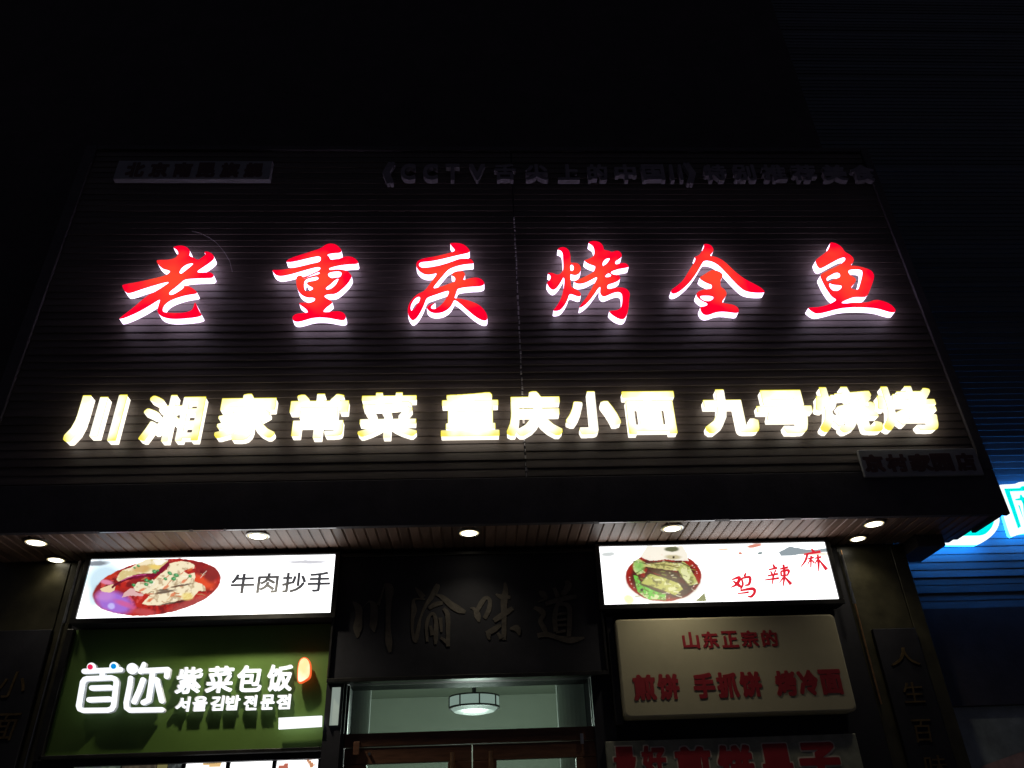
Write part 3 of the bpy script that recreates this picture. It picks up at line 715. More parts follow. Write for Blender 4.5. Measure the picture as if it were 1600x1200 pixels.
def print_panel(name, parent, x0, x1, z0, z1, Y, nx, nz, paint, m):
    xs = np.linspace(x0, x1, nx); zs = np.linspace(z0, z1, nz)
    gx, gz = np.meshgrid(xs, zs); P = np.stack([gx.ravel(), np.full(gx.size, Y), gz.ravel()], 1)
    px, py = to_px(P)
    C = paint(px, py)
    C = np.where(C > 1.0, C * 1.15, C ** 1.18)
    me = bpy.data.meshes.new(name)
    idx = np.arange(nx * nz).reshape(nz, nx)
    q = np.stack([idx[:-1, :-1], idx[:-1, 1:], idx[1:, 1:], idx[1:, :-1]], -1).reshape(-1, 4)
    me.vertices.add(len(P)); me.vertices.foreach_set('co', P.ravel())
    me.loops.add(q.size); me.loops.foreach_set('vertex_index', q.ravel().astype(np.int32))
    me.polygons.add(len(q)); me.polygons.foreach_set('loop_start', (np.arange(len(q)) * 4).astype(np.int32))
    me.update(calc_edges=True)
    a = me.color_attributes.new('ink', 'FLOAT_COLOR', 'POINT')
    a.data.foreach_set('color', np.concatenate([C, np.ones((len(C), 1))], 1).ravel())
    me.materials.append(m)
    return link(name, me, parent)
def paint_left(px, py):
    X = (px - 120) * 6.667; Y = (py - 860) * 6.667
    p = Paint(X, Y, (255, 255, 255), 5)
    p.ell(300, 330, 260, 260, (196, 224, 238), 20, 0.9, 0.9); p.ell(200, 135, 130, 26, (95, 100, 112), -4, 0.7, 0.8)
    p.ell(190, 480, 60, 130, (190, 215, 228), 20, .8, .6)
    p.ell(1500 + 900, 120, 260, 22, (120, 120, 135), 0, .8, .7)
    soup = p.ell(833, 383, 672, 282, (158, 44, 48), -9, 0.025)
    p.tex(soup, 160, 3, (196, 52, 42), .45, .62); p.tex(soup, 60, 4, (112, 24, 34), .56, .66, .7)
    p.tex(soup, 45, 11, (226, 96, 88), .60, .70, .8)
    def inside(f):
        old = p.C.copy(); f(); p.C = np.where(soup[:, None] > .5, p.C, old)
    def body():
        p.ell(330, 240, 110, 60, (206, 66, 36), -30, .6, .9); p.ell(1320, 330, 120, 60, (238, 98, 56), 25, .8, .9)
        p.ell(1400, 240, 80, 90, (150, 52, 52), 0, .5, .9); p.ell(1180, 570, 240, 60, (186, 92, 88), -20, .8, .8)
        p.ell(390, 545, 190, 110, (176, 128, 224), 14, .5, .95); p.ell(300, 470, 90, 60, (206, 150, 220), 0, .7, .8)
        p.ell(360, 580, 36, 32, (206, 196, 250), 0, .5); p.ell(500, 560, 110, 28, (222, 110, 160), 20, .8, .8)
        p.ell(310, 330, 70, 22, (228, 150, 180), 10, .6); p.ell(700, 640, 130, 30, (206, 96, 100), 5, .8, .8)
    inside(body)
    p.poly([(240,400),(300,375),(380,350),(400,380),(390,420),(340,440),(260,425)], (240, 218, 180))
    cream = (248, 236, 205)
    m1 = p.poly([(412,300),(440,240),(480,205),(560,180),(640,130),(700,105),(740,88),(880,86),(955,108),(930,150),(860,220),(760,245),(680,255),(560,290),(480,322),(430,322)], cream)
    p.tex(m1, 60, 5, (222, 205, 150), .5, .62); p.ell(670, 192, 90, 38, (216, 180, 120), -8, .4, .9); p.ell(820, 170, 60, 22, (245, 216, 120), 0, .7, .8)
    p.poly([(790,95),(955,100),(880,150),(820,150)], (255, 250, 240))
    m2 = p.poly([(800,320),(850,260),(940,200),(960,140),(1030,118),(1110,112),(1180,125),(1230,155),(1222,190),(1150,195),(1110,215),(1160,250),(1230,230),(1238,280),(1220,320),(1300,345),(1340,380),(1345,425),(1270,420),(1200,500),(1060,520),(960,560),(860,572),(740,572),(680,555),(730,500),(770,460),(700,440),(690,380),(720,340)], cream)
    m3 = p.poly([(600,420),(590,380),(640,330),(740,330),(790,300),(820,330),(760,420),(700,460),(650,430)], (242, 232, 205))
    p.poly([(468,488),(500,440),(560,392),(600,392),(610,430),(700,458),(690,478),(560,472)], (228, 188, 186))
    for i in range(46):
        rr = random.Random(i); x = rr.uniform(620, 1320); y = rr.uniform(240, 550)
        a = rr.uniform(-0.9, 0.5); L = rr.uniform(30, 90)
        k = [(x, y), (x + L * .5 * math.cos(a), y + L * .5 * math.sin(a) + rr.uniform(-12, 12)), (x + L * math.cos(a), y + L * math.sin(a))]
        if y < 560 - abs(x - 950) * .35: p.line(k, rr.uniform(5, 13), rr.choice([(196, 150, 110), (232, 196, 150), (255, 250, 235), (150, 140, 110), (214, 120, 80)]), .75)
    p.tex(np.maximum(m2, m3).astype(float), 38, 6, (186, 160, 125), .58, .66, .7)
    for x, y, a, b in ((900,410,60,10),(1000,545,150,9),(1090,365,110,9),(920,430,110,14)): p.ell(x, y, a, b, (88, 60, 52), -10, .6, .85)
    for x, y in ((1180,200),(680,410),(1120,320),(1000,460),(760,520),(930,380)): p.ell(x, y, 36, 14, (226, 120, 70), -30, .6, .8)
    p.ell(1150, 480, 60, 40, (244, 224, 140), 0, .6, .8)
    p.line([(375,382),(440,335),(520,300),(600,275)], 24, (120, 16, 46)); p.line([(600,275),(700,258),(800,262)], 40, (136, 22, 66)); p.line([(790,265),(880,205),(945,150)], 44, (138, 18, 58))
    p.line([(460,318),(600,264),(720,252)], 7, (220, 110, 170))
    for x, y, a in ((590,360,22),(725,310,24),(770,325,26),(920,295,22),(970,240,24),(1035,260,28),(1010,295,26),(810,220,26),(720,352,22),(1180,272,20),(640,160,18),(600,180,14),(845,210,16)):
        p.ell(x, y, a, a * .7, (52, 150, 88), 20, .4, .95); p.ell(x + 3, y - 2, a * .4, a * .3, (150, 214, 160), 0, .8, .8)
    rim = p.ell(833, 383, 672, 282, (158, 44, 48), -9, 0.02, 0.0)
    return p.C
def paint_right(px, py):
    X = (px - 930) * 4.1026; Y = (py - 840) * 4.1026
    p = Paint(X, Y, (255, 255, 255), 3)
    p.ell(85, 105, 52, 16, (170, 178, 176), -5, .7, .8)
    p.ell(215, 395, 40, 34, (214, 222, 150), 30, .7, .8); p.poly([(640,410),(700,352),(712,405)], (150, 155, 110)); 
    bowl = p.ell(438, 262, 250, 172, (255, 252, 246), 0, .03)
    soup = p.ell(438, 250, 241, 158, (168, 34, 24), 0, .03)
    p.ell(438, 255, 212, 132, (84, 26, 24), 0, .12, .9); p.tex(soup, 50, 7, (176, 40, 26), .5, .6, .8)
    p.ell(560, 340, 90, 40, (60, 20, 26), -20, .5, .9)
    p.poly([(290,120),(330,55),(560,55),(590,100),(600,150),(450,140),(350,150)], (250, 244, 230))
    a = p.poly([(245,150),(280,132),(330,165),(440,150),(560,160),(600,180),(560,218),(450,206),(330,186),(292,196),(325,225),(270,242),(243,205)], (206, 200, 132))
    b = p.poly([(288,292),(350,225),(460,258),(540,298),(562,332),(510,372),(420,332),(310,302)], (196, 196, 108))
    c = p.poly([(244,240),(272,248),(300,300),(400,342),(455,362),(452,402),(340,394),(275,350)], (124, 204, 84))
    d = p.poly([(530,210),(560,150),(600,180),(662,298),(600,308),(545,250)], (196, 200, 124))
    e = p.poly([(330,196),(430,206),(520,226),(545,262),(520,290),(450,255),(370,222)], (92, 66, 40))
    for m_, s_ in ((a, 8), (b, 9), (c, 10), (d, 12)): p.tex(m_.astype(float), 22, s_, (120, 118, 60), .55, .66, .7); p.tex(m_.astype(float), 30, s_ + 9, (236, 236, 190), .58, .68, .8)
    for l in ([(245,238),(330,192),(430,204),(545,262)], [(288,296),(400,346),(512,374),(560,335)], [(288,292),(350,227),(460,260),(560,300)], [(530,214),(560,262),(604,308),(660,300)], [(244,150),(330,168),(440,152),(560,164),(600,184)]):
        p.line(l, 7, (64, 44, 24), .85)
    for i in range(40):
        rr = random.Random(i + 900); x = rr.uniform(255, 640); y = rr.uniform(150, 380)
        p.line([(x, y), (x + rr.uniform(8, 34), y + rr.uniform(-6, 14))], rr.uniform(3, 7), rr.choice([(232, 232, 176), (96, 84, 40), (150, 160, 70), (110, 28, 20), (250, 246, 220)]), .7)
    p.ell(280, 185, 36, 40, (140, 206, 110), -30, .6, .7); p.line([(300,300),(400,330),(440,345)], 9, (96, 80, 44)); p.line([(340,165),(460,175),(540,195)], 5, (130, 120, 70))
    p.ell(300, 335, 9, 9, (30, 40, 20), 0, .4)
    p.ell(490, 75, 46, 17, (112, 116, 84), 0, .4); p.ell(500, 125, 50, 14, (206, 196, 160), 0, .6); p.ell(503, 124, 7, 7, (60, 50, 40), 0, .5)
    for i in range(26):
        rr = random.Random(i + 50); t = rr.uniform(0, 6.28); p.ell(438 + 218 * math.cos(t), 250 + 138 * math.sin(t), 4, 3, (250, 210, 200), 0, .8, .8)
    p.ell(1020, 52, 50, 12, (206, 110, 72), -6, .5, .9); p.ell(820, 74, 42, 7, (226, 170, 120), 0, .6, .8); p.ell(930, 100, 14, 9, (222, 150, 130), 0, .6); p.ell(1056, 100, 16, 9, (150, 165, 165), 0, .6)
    p.poly([(1175,90),(1250,55),(1330,70),(1400,80),(1480,66),(1490,92),(1400,100),(1320,108),(1190,118)], (160, 172, 178)); p.ell(1430, 105, 90, 10, (226, 206, 180), 0, .8, .8)
    p.ell(975, 140, 40, 8, (222, 224, 222), 10, .8, .8)
    return p.C

def light_box(lab, x0, x1, z0, z1, Y, paint, nx, nz):
    t = thing('light_box', lab, 'light box', ((x0 + x1) / 2, Y, z0), 'backlit menu boxes under the canopy')
    box('housing', M['black'], t, x0 - 0.03, x1 + 0.03, Y + 0.006, YB + 0.02, z0 - 0.03, z1 + 0.012)
    w_ = 0.032
    for a in ((x0 - w_, x0, z0, z1), (x1, x1 + w_, z0, z1), (x0 - w_, x1 + w_, z0 - w_, z0 - 0.001), (x0 - w_, x1 + w_, z1 + 0.001, z1 + 0.014)):
        box('frame', M['frame'], t, a[0], a[1], Y - 0.014, Y + 0.005, a[2], a[3], 0.002)
    print_panel('lit_picture', t, x0, x1, z0, z1, Y, nx, nz, paint, M['print'])
    return t
LY = 4.958
a0 = at(141.7, 877, LY); a1 = at(524, 864, LY); b0 = at(119.8, 967, LY); b1 = at(517.4, 957.6, LY)
lz1 = min((a0[2] + a1[2]) / 2, ZS - 0.022); lz0 = (b0[2] + b1[2]) / 2
lb = light_box('bright white light box picturing dumplings in red soup', (a0[0] + b0[0]) / 2, (a1[0] + b1[0]) / 2, lz0, lz1, LY, paint_left, 560, 150)
text_row([('牛',361,398),('肉',402,435),('抄',441,478),('手',481,516)], 895, 926, 440, LY - 0.0015, 0.001, M['inktext'], lb, 0.024)
a0 = at(935, 852.5, LY); a1 = at(1288.5, 849, LY); b0 = at(945, 943.5, LY); b1 = at(1311, 937.8, LY)
rz1 = min((a0[2] + a1[2]) / 2, ZS - 0.022); rz0 = (b0[2] + b1[2]) / 2
rb = light_box('bright white light box picturing a chicken bowl with three red characters', (a0[0] + b0[0]) / 2, (a1[0] + b1[0]) / 2, rz0, rz1, LY, paint_right, 520, 150)
cR = lambda X, Y_: (lambda p: (p[0], p[2]))(at(930 + X / 4.1026, 840 + Y_ / 4.1026, LY - 0.0015))
for st in (
  [[(876,270,6),(925,256,15),(908,298,13),(868,320,4)],[(884,278,6),(918,304,15),(942,322,7)],[(966,226,7),(956,250,12)],[(938,262,8),(946,300,10),(932,332,7)],[(938,262,8),(990,254,13),(986,298,12),(958,306,6)],[(930,340,8),(1008,328,15),(1022,350,13),(1000,378,12),(974,374,4)],[(912,360,5),(985,350,10)]],
  [[(1138,170,6),(1150,192,13)],[(1112,206,7),(1168,194,11)],[(1124,214,6),(1134,236,10)],[(1158,208,9),(1146,232,5)],[(1104,246,7),(1172,232,11)],[(1088,272,6),(1178,260,11)],[(1142,240,11),(1136,298,5)],[(1184,202,7),(1236,190,11)],[(1190,216,8),(1193,246,9)],[(1190,217,8),(1240,210,12),(1232,242,7)],[(1192,246,7),(1234,240,8)],[(1206,172,10),(1213,240,12),(1204,312,5)],[(1206,256,9),(1180,290,4)],[(1216,254,7),(1256,300,16)]],
  [[(1386,70,6),(1402,94,14)],[(1338,108,7),(1444,90,12)],[(1360,108,11),(1346,150,10),(1316,190,4)],[(1364,136,6),(1402,127,10)],[(1384,116,9),(1382,192,6)],[(1380,140,8),(1360,174,4)],[(1388,144,5),(1404,162,9)],[(1408,133,6),(1448,124,10)],[(1426,110,8),(1431,160,11),(1433,218,4)],[(1424,142,8),(1406,172,4)],[(1434,142,6),(1484,206,16)]]):
    brush_mb(st, cR, LY - 0.0025, LY - 0.001, step=0.00012, fat=1.45).build('lettering', M['redink'], rb)

# steel conduits beside the light boxes
for x, z0_, z1_, lab in ((-2.585, 2.80, 3.20, 'thin shiny metal pipe left of the dumpling light box'), (2.463, 2.80, 3.13, 'thin shiny metal pipe right of the chicken light box')):
    o = MB().tube([(x, 4.97, z0_), (x, 4.97, z1_)], 0.010, 10).build('conduit', M['steel']); tag(o, lab, 'pipe')

# ------------------------------------------------------------------ black name board over the door
pb = thing('name_board', 'black lacquered name board with four dark brown calligraphic characters over the door', 'sign', (-0.06, YB, 2.43))
box('board', M['black'], pb, -0.915, 0.79, 4.995, 5.055, 2.43, 3.19)
for a in ((-0.93, 0.805, 3.191, 3.215), (-0.93, 0.805, 2.405, 2.429), (-0.93, -0.916, 2.43, 3.19), (0.791, 0.805, 2.43, 3.19)):
    box('frame', M['frame'], pb, a[0], a[1], 4.975, 5.05, a[2], a[3], 0.003)
YP = 4.99
cA = lambda X, Y_: (lambda p: (p[0], p[2]))(at(540 + X / 8, 890 + Y_ / 8, YP))
cB = lambda X, Y_: (lambda p: (p[0], p[2]))(at(730 + X / 8, 890 + Y_ / 8, YP))
brushes = [
 (cA, [[(90,400,20),(160,480,90),(165,600,85),(150,730,110),(145,850,20)],[(215,475,8),(290,400,14),(350,450,85),(355,600,90),(345,700,90),(360,780,10)],[(405,440,40),(440,350,22),(480,210,20)],[(480,185,24),(545,235,110),(538,400,75),(530,700,60),(540,900,85),(555,1035,30)]]),
 (cA, [[(870,220,10),(925,290,60),(975,345,60)],[(990,370,20),(880,365,22),(845,400,40),(855,500,70),(835,620,42),(835,780,36),(865,870,60),(890,910,20)],[(880,880,50),(915,700,44),(940,590,24),(1000,450,38),(1080,330,60),(1130,240,75),(1155,180,50)],[(1130,310,20),(1210,345,60),(1320,440,84),(1420,500,84),(1500,530,36)],[(1040,485,40),(1120,435,60),(1215,415,44)],[(1020,900,26),(1012,700,44),(1050,575,36),(1100,555,40),(1130,640,50),(1128,800,60),(1125,935,30)],[(1060,700,34),(1085,820,50)],[(1185,600,50),(1200,780,26)],[(1225,485,40),(1275,560,60),(1280,750,52),(1280,960,50)],[(1290,920,60),(1190,850,30)]]),
 (cB, [[(40,475,14),(100,500,50),(130,580,80),(148,655,16)],[(120,520,50),(180,410,60),(235,350,46),(285,390,50),(270,500,60),(215,610,50)],[(470,160,26),(480,260,66),(460,400,84),(462,600,60),(460,780,60),(462,880,50)],[(355,305,16),(430,340,60),(540,345,40)],[(330,640,60),(450,560,70),(570,480,54)],[(240,800,60),(340,745,70),(420,690,36)],[(262,800,70),(275,875,24)],[(535,740,24),(620,735,84),(655,820,24)],[(380,790,30),(430,860,60)]]),
 (cB, [[(900,270,26),(950,310,84),(1005,355,24)],[(990,360,30),(885,405,14)],[(835,475,40),(920,510,74),(955,560,56),(915,640,56),(955,720,66),(985,790,50)],[(880,825,60),(1000,810,64),(1150,855,60),(1300,880,84),(1465,850,24)],[(1085,225,40),(1135,340,60)],[(1235,140,40),(1265,200,84),(1190,320,56)],[(980,430,50),(1150,375,60),(1365,335,54)],[(1190,400,44),(1125,450,56),(1095,600,60),(1110,775,54)],[(1130,430,36),(1265,455,60),(1280,650,58),(1270,840,56)],[(1120,560,30),(1240,545,30)],[(1120,635,28),(1240,620,28)],[(1120,700,28),(1240,690,28)],[(1110,785,30),(1230,765,36)]]),
]
for conv, st in brushes: brush_mb(st, conv, YP + 0.001, YP + 0.005).build('lettering', M['bronze'], pb)

# ------------------------------------------------------------------ green shop sign
GY = YB
gs = thing('green_sign', 'green panel sign with glowing white cartoonish lettering under the dumpling light box', 'sign', (-1.7, GY, 2.03))
gz0 = at(300, 1174, GY)[2]; gz1 = lz0 - 0.04; gx0 = at(90, 1100, GY)[0]; gx1 = at(519, 1100, GY)[0]
box('panel', M['green'], gs, gx0, gx1, GY, GY + 0.025, gz0, gz1)
box('lower_rail', M['frame'], gs, gx0 - 0.02, gx1 + 0.005, GY - 0.03, GY + 0.03, gz0 - 0.022, gz0 - 0.001, 0.003)
box('side_rail', M['frame'], gs, gx0 - 0.045, gx0 - 0.001, GY - 0.03, GY + 0.03, gz0 - 0.03, gz1, 0.003)
box('side_rail', M['frame'], gs, gx1 + 0.001, gx1 + 0.012, GY - 0.02, GY + 0.03, gz0, gz1, 0.002)
LG = GY - 0.044
cG = lambda X, Y_: (lambda p: (p[0], p[2]))(at(100 + X / 3.81, 1020 + Y_ / 3.81, LG))
W = 30
LOGO1 = [([(128,114),(345,104)], W), ([(172,90)], 54), ([(306,86)], 54), ([(238,110),(234,150)], W),
            ([(150,158),(290,152),(312,160),(320,178),(304,318),(292,338),(270,345),(125,347),(104,338),(98,320),(122,180),(134,164),(150,158)], W),
            ([(176,214),(285,211)], W), ([(160,284),(280,279)], W)]
capsule_mb(LOGO1, cG, LG - 0.018, LG + 0.012).build('logo_letter', M['letter_body'], gs)
capsule_mb(LOGO1, cG, LG - 0.022, LG - 0.0185).build('logo_face', M['white_led'], gs)
LOGO2 = [([(413,98)], 66), ([(404,155),(398,200),(378,300),(380,330),(400,345),(590,342)], W), ([(484,72),(462,118)], 26), ([(462,112),(625,104),(618,145)], W),
            ([(478,165),(455,230),(425,295)], W), ([(535,120),(525,200),(512,285),(480,300)], W), ([(560,165),(575,230),(590,290)], W)]
capsule_mb(LOGO2, cG, LG - 0.018, LG + 0.012).build('logo_letter', M['letter_body'], gs)
capsule_mb(LOGO2, cG, LG - 0.022, LG - 0.0185).build('logo_face', M['white_led'], gs)
capsule_mb([([(168,90)], 32)], cG, LG - 0.030, LG - 0.028).build('logo_dot', M['pink_led'], gs)
capsule_mb([([(306,86)], 32)], cG, LG - 0.030, LG - 0.028).build('logo_dot', M['blue_led'], gs)
text_row([('紫',277,316),('菜',324,365),('包',371,410),('饭',418,457)], 1041, 1082, 368, GY - 0.012, 0.022, M['letter_body'], gs, 0.026, 'letter_body')
text_row([('紫',277,316),('菜',324,365),('包',371,410),('饭',418,457)], 1041, 1082, 368, GY - 0.0345, 0.003, M['white_led'], gs, 0.026, 'letter_face')
text_row([('서',276,297),('울',302,324),('김',330,350),('밥',353,375)], 1088, 1111, 326, GY - 0.012, 0.022, M['letter_body'], gs, 0.035, 'letter_body')
text_row([('서',276,297),('울',302,324),('김',330,350),('밥',353,375)], 1088, 1111, 326, GY - 0.0345, 0.003, M['white_led'], gs, 0.035, 'letter_face')
text_row([('전',382,402),('문',408,429),('점',433,454)], 1086, 1109, 418, GY - 0.012, 0.022, M['letter_body'], gs, 0.035, 'letter_body')
text_row([('전',382,402),('문',408,429),('점',433,454)], 1086, 1109, 418, GY - 0.0345, 0.003, M['white_led'], gs, 0.035, 'letter_face')
tagp = [(1392,120),(1396,75),(1408,42),(1432,28),(1456,36),(1470,60),(1474,100),(1470,150),(1440,170),(1412,184),(1392,180)]
MB().poly([cG(*p) for p in smooth_loop(tagp)], LG - 0.022, LG + 0.012).build('oval_rim', M['orange_rim'], gs)
cx_, cy_ = 1432, 108
MB().poly([cG(cx_ + (x - cx_) * .86, cy_ + (y - cy_) * .92) for x, y in smooth_loop(tagp)], LG - 0.024, LG - 0.0225).build('oval_face', M['orange_led'], gs)
MB().poly([cG(1282, 390), cG(1538, 377), cG(1536, 441), cG(1281, 457)], LG - 0.02, LG + 0.0).build('white_tab', M['white_led'], gs)

# ------------------------------------------------------------------ window with menu posters under the green sign
wy = 5.16
ws = thing('menu_window', 'shop window with bright menu posters under the green sign', 'window', (-1.7, wy, 0.8))
zt_ = gz0 - 0.002; zb_ = 1.15
def menu_paint(kind):
    def f(px, py):
        p = Paint(px * 6.667, py * 6.667, (255, 255, 255), 4)
        if kind == 0:
            p.poly([((280 + 240 / 6.667 - 0) * 6.667, 7733 + 250), (2140, 7733 + 150), (2330, 7733 + 160), (2290, 7733 + 260)], (230, 196, 140))
            for k in range(5): p.line([(2150 + 24 * k, 7733 + 175), (2165 + 24 * k, 7733 + 215)], 9, (60, 55, 45))
            p.ell(2190, 7733 + 205, 60, 14, (90, 80, 60), 0, .5, .5)
        if kind == 2:
            p.poly([(2900, 7733 + 240), (3000, 7733 + 215), (3010, 7733 + 300), (2890, 7733 + 320)], (196, 120, 100))
            for k in range(5): p.line([(3040 + 24 * k, 7733 + 235), (3055 + 24 * k, 7733 + 200)], 8, (90, 96, 100))
            p.poly([(3170, 7733 + 150), (3220, 7733 + 170), (3300, 7733 + 250), (3230, 7733 + 260)], (206, 150, 110)); p.ell(3190, 7733 + 168, 20, 20, (180, 120, 80), 0, .5)
        if kind == 3:
            p.mix(np.ones(len(px)), (70, 80, 72)); p.tex(np.ones(len(px)), 40, 15, (96, 104, 92), .45, .6)
            p.poly([(1250, 7760 + 40), (1330, 7760 + 60), (1250, 7760 + 200), (1190, 7760 + 200)], (130, 165, 150))
        if kind == 4:
            p.mix(np.ones(len(px)), (66, 60, 52)); p.tex(np.ones(len(px)), 30, 16, (92, 84, 70), .48, .6)
        if kind == 5: p.mix(np.ones(len(px)), (126, 120, 80))
        if kind == 6: p.mix(np.ones(len(px)), (58, 62, 62)); p.tex(np.ones(len(px)), 12, 17, (120, 126, 124), .6, .68)
        return p.C
    return f
for a, b, kind in ((290,354,0),(361,426,1),(433,497,2),(505,512,1),(118,190,3),(192,246,4),(247,263,5),(264,288,6)):
    x0 = at(a, 1190, wy)[0]; x1 = at(b, 1190, wy)[0]
    lit = kind < 3
    o = print_panel('menu_poster', ws, x0, x1, zb_, zt_ + 0.02, wy, 60 if lit else 40, 90, menu_paint(kind), M['print'] if lit else M['print_dim'])
    o['label'] = 'bright white menu poster' if lit else 'dim printed poster'
text_row([('炒',120,133),('馆',145,158)], 1193, 1206, 140, wy - 0.002, 0.001, M['inktext'], ws, 0.05)
for xx in (357.5, 429.5, 501, 289, 114, 518):
    x0 = at(xx, 1190, wy)[0]; box('mullion', M['frame'], ws, x0 - 0.012, x0 + 0.012, wy - 0.01, wy + 0.03, zb_ - 0.1, zt_ + 0.02)
box('sill', M['frame'], ws, gx0, gx1, wy - 0.03, wy + 0.05, zb_ - 0.14, zb_ - 0.1)
box('backing', M['black'], ws, gx0, gx1, wy + 0.035, wy + 0.06, 0.0, zt_ + 0.02)
MB().tube([at(x, y, wy - 0.03) for x, y in ((366, 1182), (390, 1186), (420, 1188), (450, 1187), (470, 1182), (486, 1177))], 0.002, 5).build('hanging_cord', M['wire'], ws)

# ------------------------------------------------------------------ cream sign, and the board below it
by = 4.97
cs = thing('cream_sign', 'unlit cream acrylic box sign with two lines of dark red characters', 'sign', (1.6, by, 2.15))
a0, a1, b0, b1 = at(961, 966, by), at(1307, 960.6, by), at(975, 1121.6, by), at(1337.5, 1111.5, by)
cx0, cx1, cz0, cz1 = (a0[0] + b0[0]) / 2, (a1[0] + b1[0]) / 2, (b0[2] + b1[2]) / 2, (a0[2] + a1[2]) / 2
def rrect(x0, x1, z0, z1, r):
    o = []
    for cx, cz, s in ((x1 - r, z1 - r, 0), (x0 + r, z1 - r, 90), (x0 + r, z0 + r, 180), (x1 - r, z0 + r, 270)):
        o += [(cx + r * math.cos(R(s + k * 15)), cz + r * math.sin(R(s + k * 15))) for k in range(7)]
    return o
mbx = MB(); n_ = 28
rings = [(0.012, by), (0.004, by + 0.004), (0.0, by + 0.012), (0.0, by + 0.12)]
vs = []
for ins, y in rings: vs += [(x, y, z) for x, z in rrect(cx0 + ins, cx1 - ins, cz0 + ins, cz1 - ins, 0.03)]
fs = [list(range(n_))] + [[j * n_ + k, j * n_ + (k + 1) % n_, (j + 1) * n_ + (k + 1) % n_, (j + 1) * n_ + k] for j in range(3) for k in range(n_)]
mbx.add(vs, fs).build('sign_box', M['beige'], cs)
text_row([('山',1066,1092),('东',1097,1122),('正',1127,1153),('宗',1158,1184),('的',1190,1215)], 986, 1012, 1140, by, 0.004, M['redvinyl'], cs, 0.035)
text_row([('煎',989,1024),('饼',1027,1061),('手',1083,1117),('抓',1120,1153),('饼',1156,1190),('烤',1212,1245),('冷',1248,1279),('面',1282,1317)], 1050, 1090, 1150, by, 0.004, M['redvinyl'], cs, 0.05)
box('backing_frame', M['frame'], cs, cx0 - 0.05, cx0 - 0.004, by + 0.04, by + 0.12, cz0 - 0.03, cz1 + 0.03, 0.003)
ls = thing('lower_sign', 'weathered white board with red characters cut off by the bottom of the photo', 'sign', (1.6, 5.03, 1.6))
ly = 5.03
z1_ = at(1150, 1152, ly)[2]; x0_ = at(948, 1180, ly)[0]; x1_ = at(1345, 1180, ly)[0]
box('sign_box', M['grime_shade'], ls, x0_, x1_, ly, ly + 0.06, z1_ - 0.52, z1_, 0.004)
for gr, mm, dp in ((0.008, 'paleedge', 0.002), (0.0, 'redvinyl', 0.005)):
    text_row([('最',959,994),('好',1003,1041)], 1166, 1212, 1000, ly, dp, M[mm], ls, 0.05 + gr * 5, grow=gr)
    text_row([('煎',1056,1112),('饼',1122,1178),('果',1190,1240),('子',1250,1314)], 1163, 1226, 1180, ly, dp, M[mm], ls, 0.055 + gr * 5, grow=gr)

# ------------------------------------------------------------------ doorway: transom, doors, room behind
dy = 5.12
dr = thing('double_door', 'brown wooden double glass door with wide transom window above', 'door', (-0.06, dy, 0.13))
tx0, tx1, tz0, tz1 = -0.79, 0.685, 2.125, 2.40
k_ = dy / 5.0
tz0 = at(735, 1141, dy)[2]; tz1 = at(735, 1066, dy)[2]; tx0 = at(545, 1110, dy)[0]; tx1 = at(922.5, 1097, dy)[0]
tg = box('transom_glass', M['glass'], dr, tx0, tx1, dy + 0.01, dy + 0.016, tz0, tz1)
for a in ((tx0 - 0.012, tx0 - 0.001, tz0, tz1), (tx1 + 0.001, tx1 + 0.014, tz0, tz1)):
    box('transom_stop', M['frame'], dr, a[0], a[1], dy - 0.004, dy + 0.02, a[2], a[3])
box('door_jamb', M['black'], dr, tx0 - 0.10, tx0 - 0.013, dy - 0.05, dy + 0.08, 0.13, tz1 + 0.03)
box('door_jamb', M['black'], dr, tx1 + 0.015, tx1 + 0.10, dy - 0.05, dy + 0.08, 0.13, tz1 + 0.03)
zr = at(735, 1163, dy)[2]
box('door_header', M['wood'], dr, tx0 - 0.012, tx1 + 0.014, dy - 0.02, dy + 0.06, zr + 0.003, tz0 - 0.001, 0.004)
zg = at(735, 1189, dy)[2]
mid = at(738, 1195, dy)[0]
for s, xa, xb in ((-1, tx0 - 0.008, mid - 0.003), (1, mid + 0.003, tx1 + 0.010)):
    lf = box('door_leaf_rail', M['wood'], dr, xa, xb, dy - 0.012, dy + 0.035, zg, zr - 0.003, 0.003)
    gl0 = at(573, 1195, dy)[0] if s < 0 else at(776, 1195, dy)[0]; gl1 = at(700, 1195, dy)[0] if s < 0 else at(900, 1190, dy)[0]
    box('door_leaf_stile', M['wood'], dr, xa, gl0, dy - 0.012, dy + 0.035, 0.16, zg - 0.001, 0.003)
    box('door_leaf_stile', M['wood'], dr, gl1, xb, dy - 0.012, dy + 0.035, 0.16, zg - 0.001, 0.003)
    box('door_bottom_rail', M['wood'], dr, gl0 + 0.001, gl1 - 0.001, dy - 0.010, dy + 0.033, 0.16, 0.42, 0.003)
    box('door_glass', M['glass'], dr, gl0, gl1, dy + 0.008, dy + 0.014, 0.42, zg)
    hx = at(707 if s < 0 else 767, 1185, dy - 0.06)[0]; hz = at(735, 1176, dy - 0.06)[2]
    MB().tube([(hx, dy - 0.012, hz - 0.03), (hx, dy - 0.05, hz - 0.02), (hx, dy - 0.062, hz - 0.06), (hx, dy - 0.062, hz - 0.8), (hx, dy - 0.05, hz - 0.84), (hx, dy - 0.012, hz - 0.83)], 0.013, 12).build('handle', M['copper'], dr)
    MB().tube([(hx, dy - 0.062, hz + 0.005), (hx, dy - 0.062, hz - 0.10)], [0.014, 0.016], 12).build('handle', M['copper'], dr)
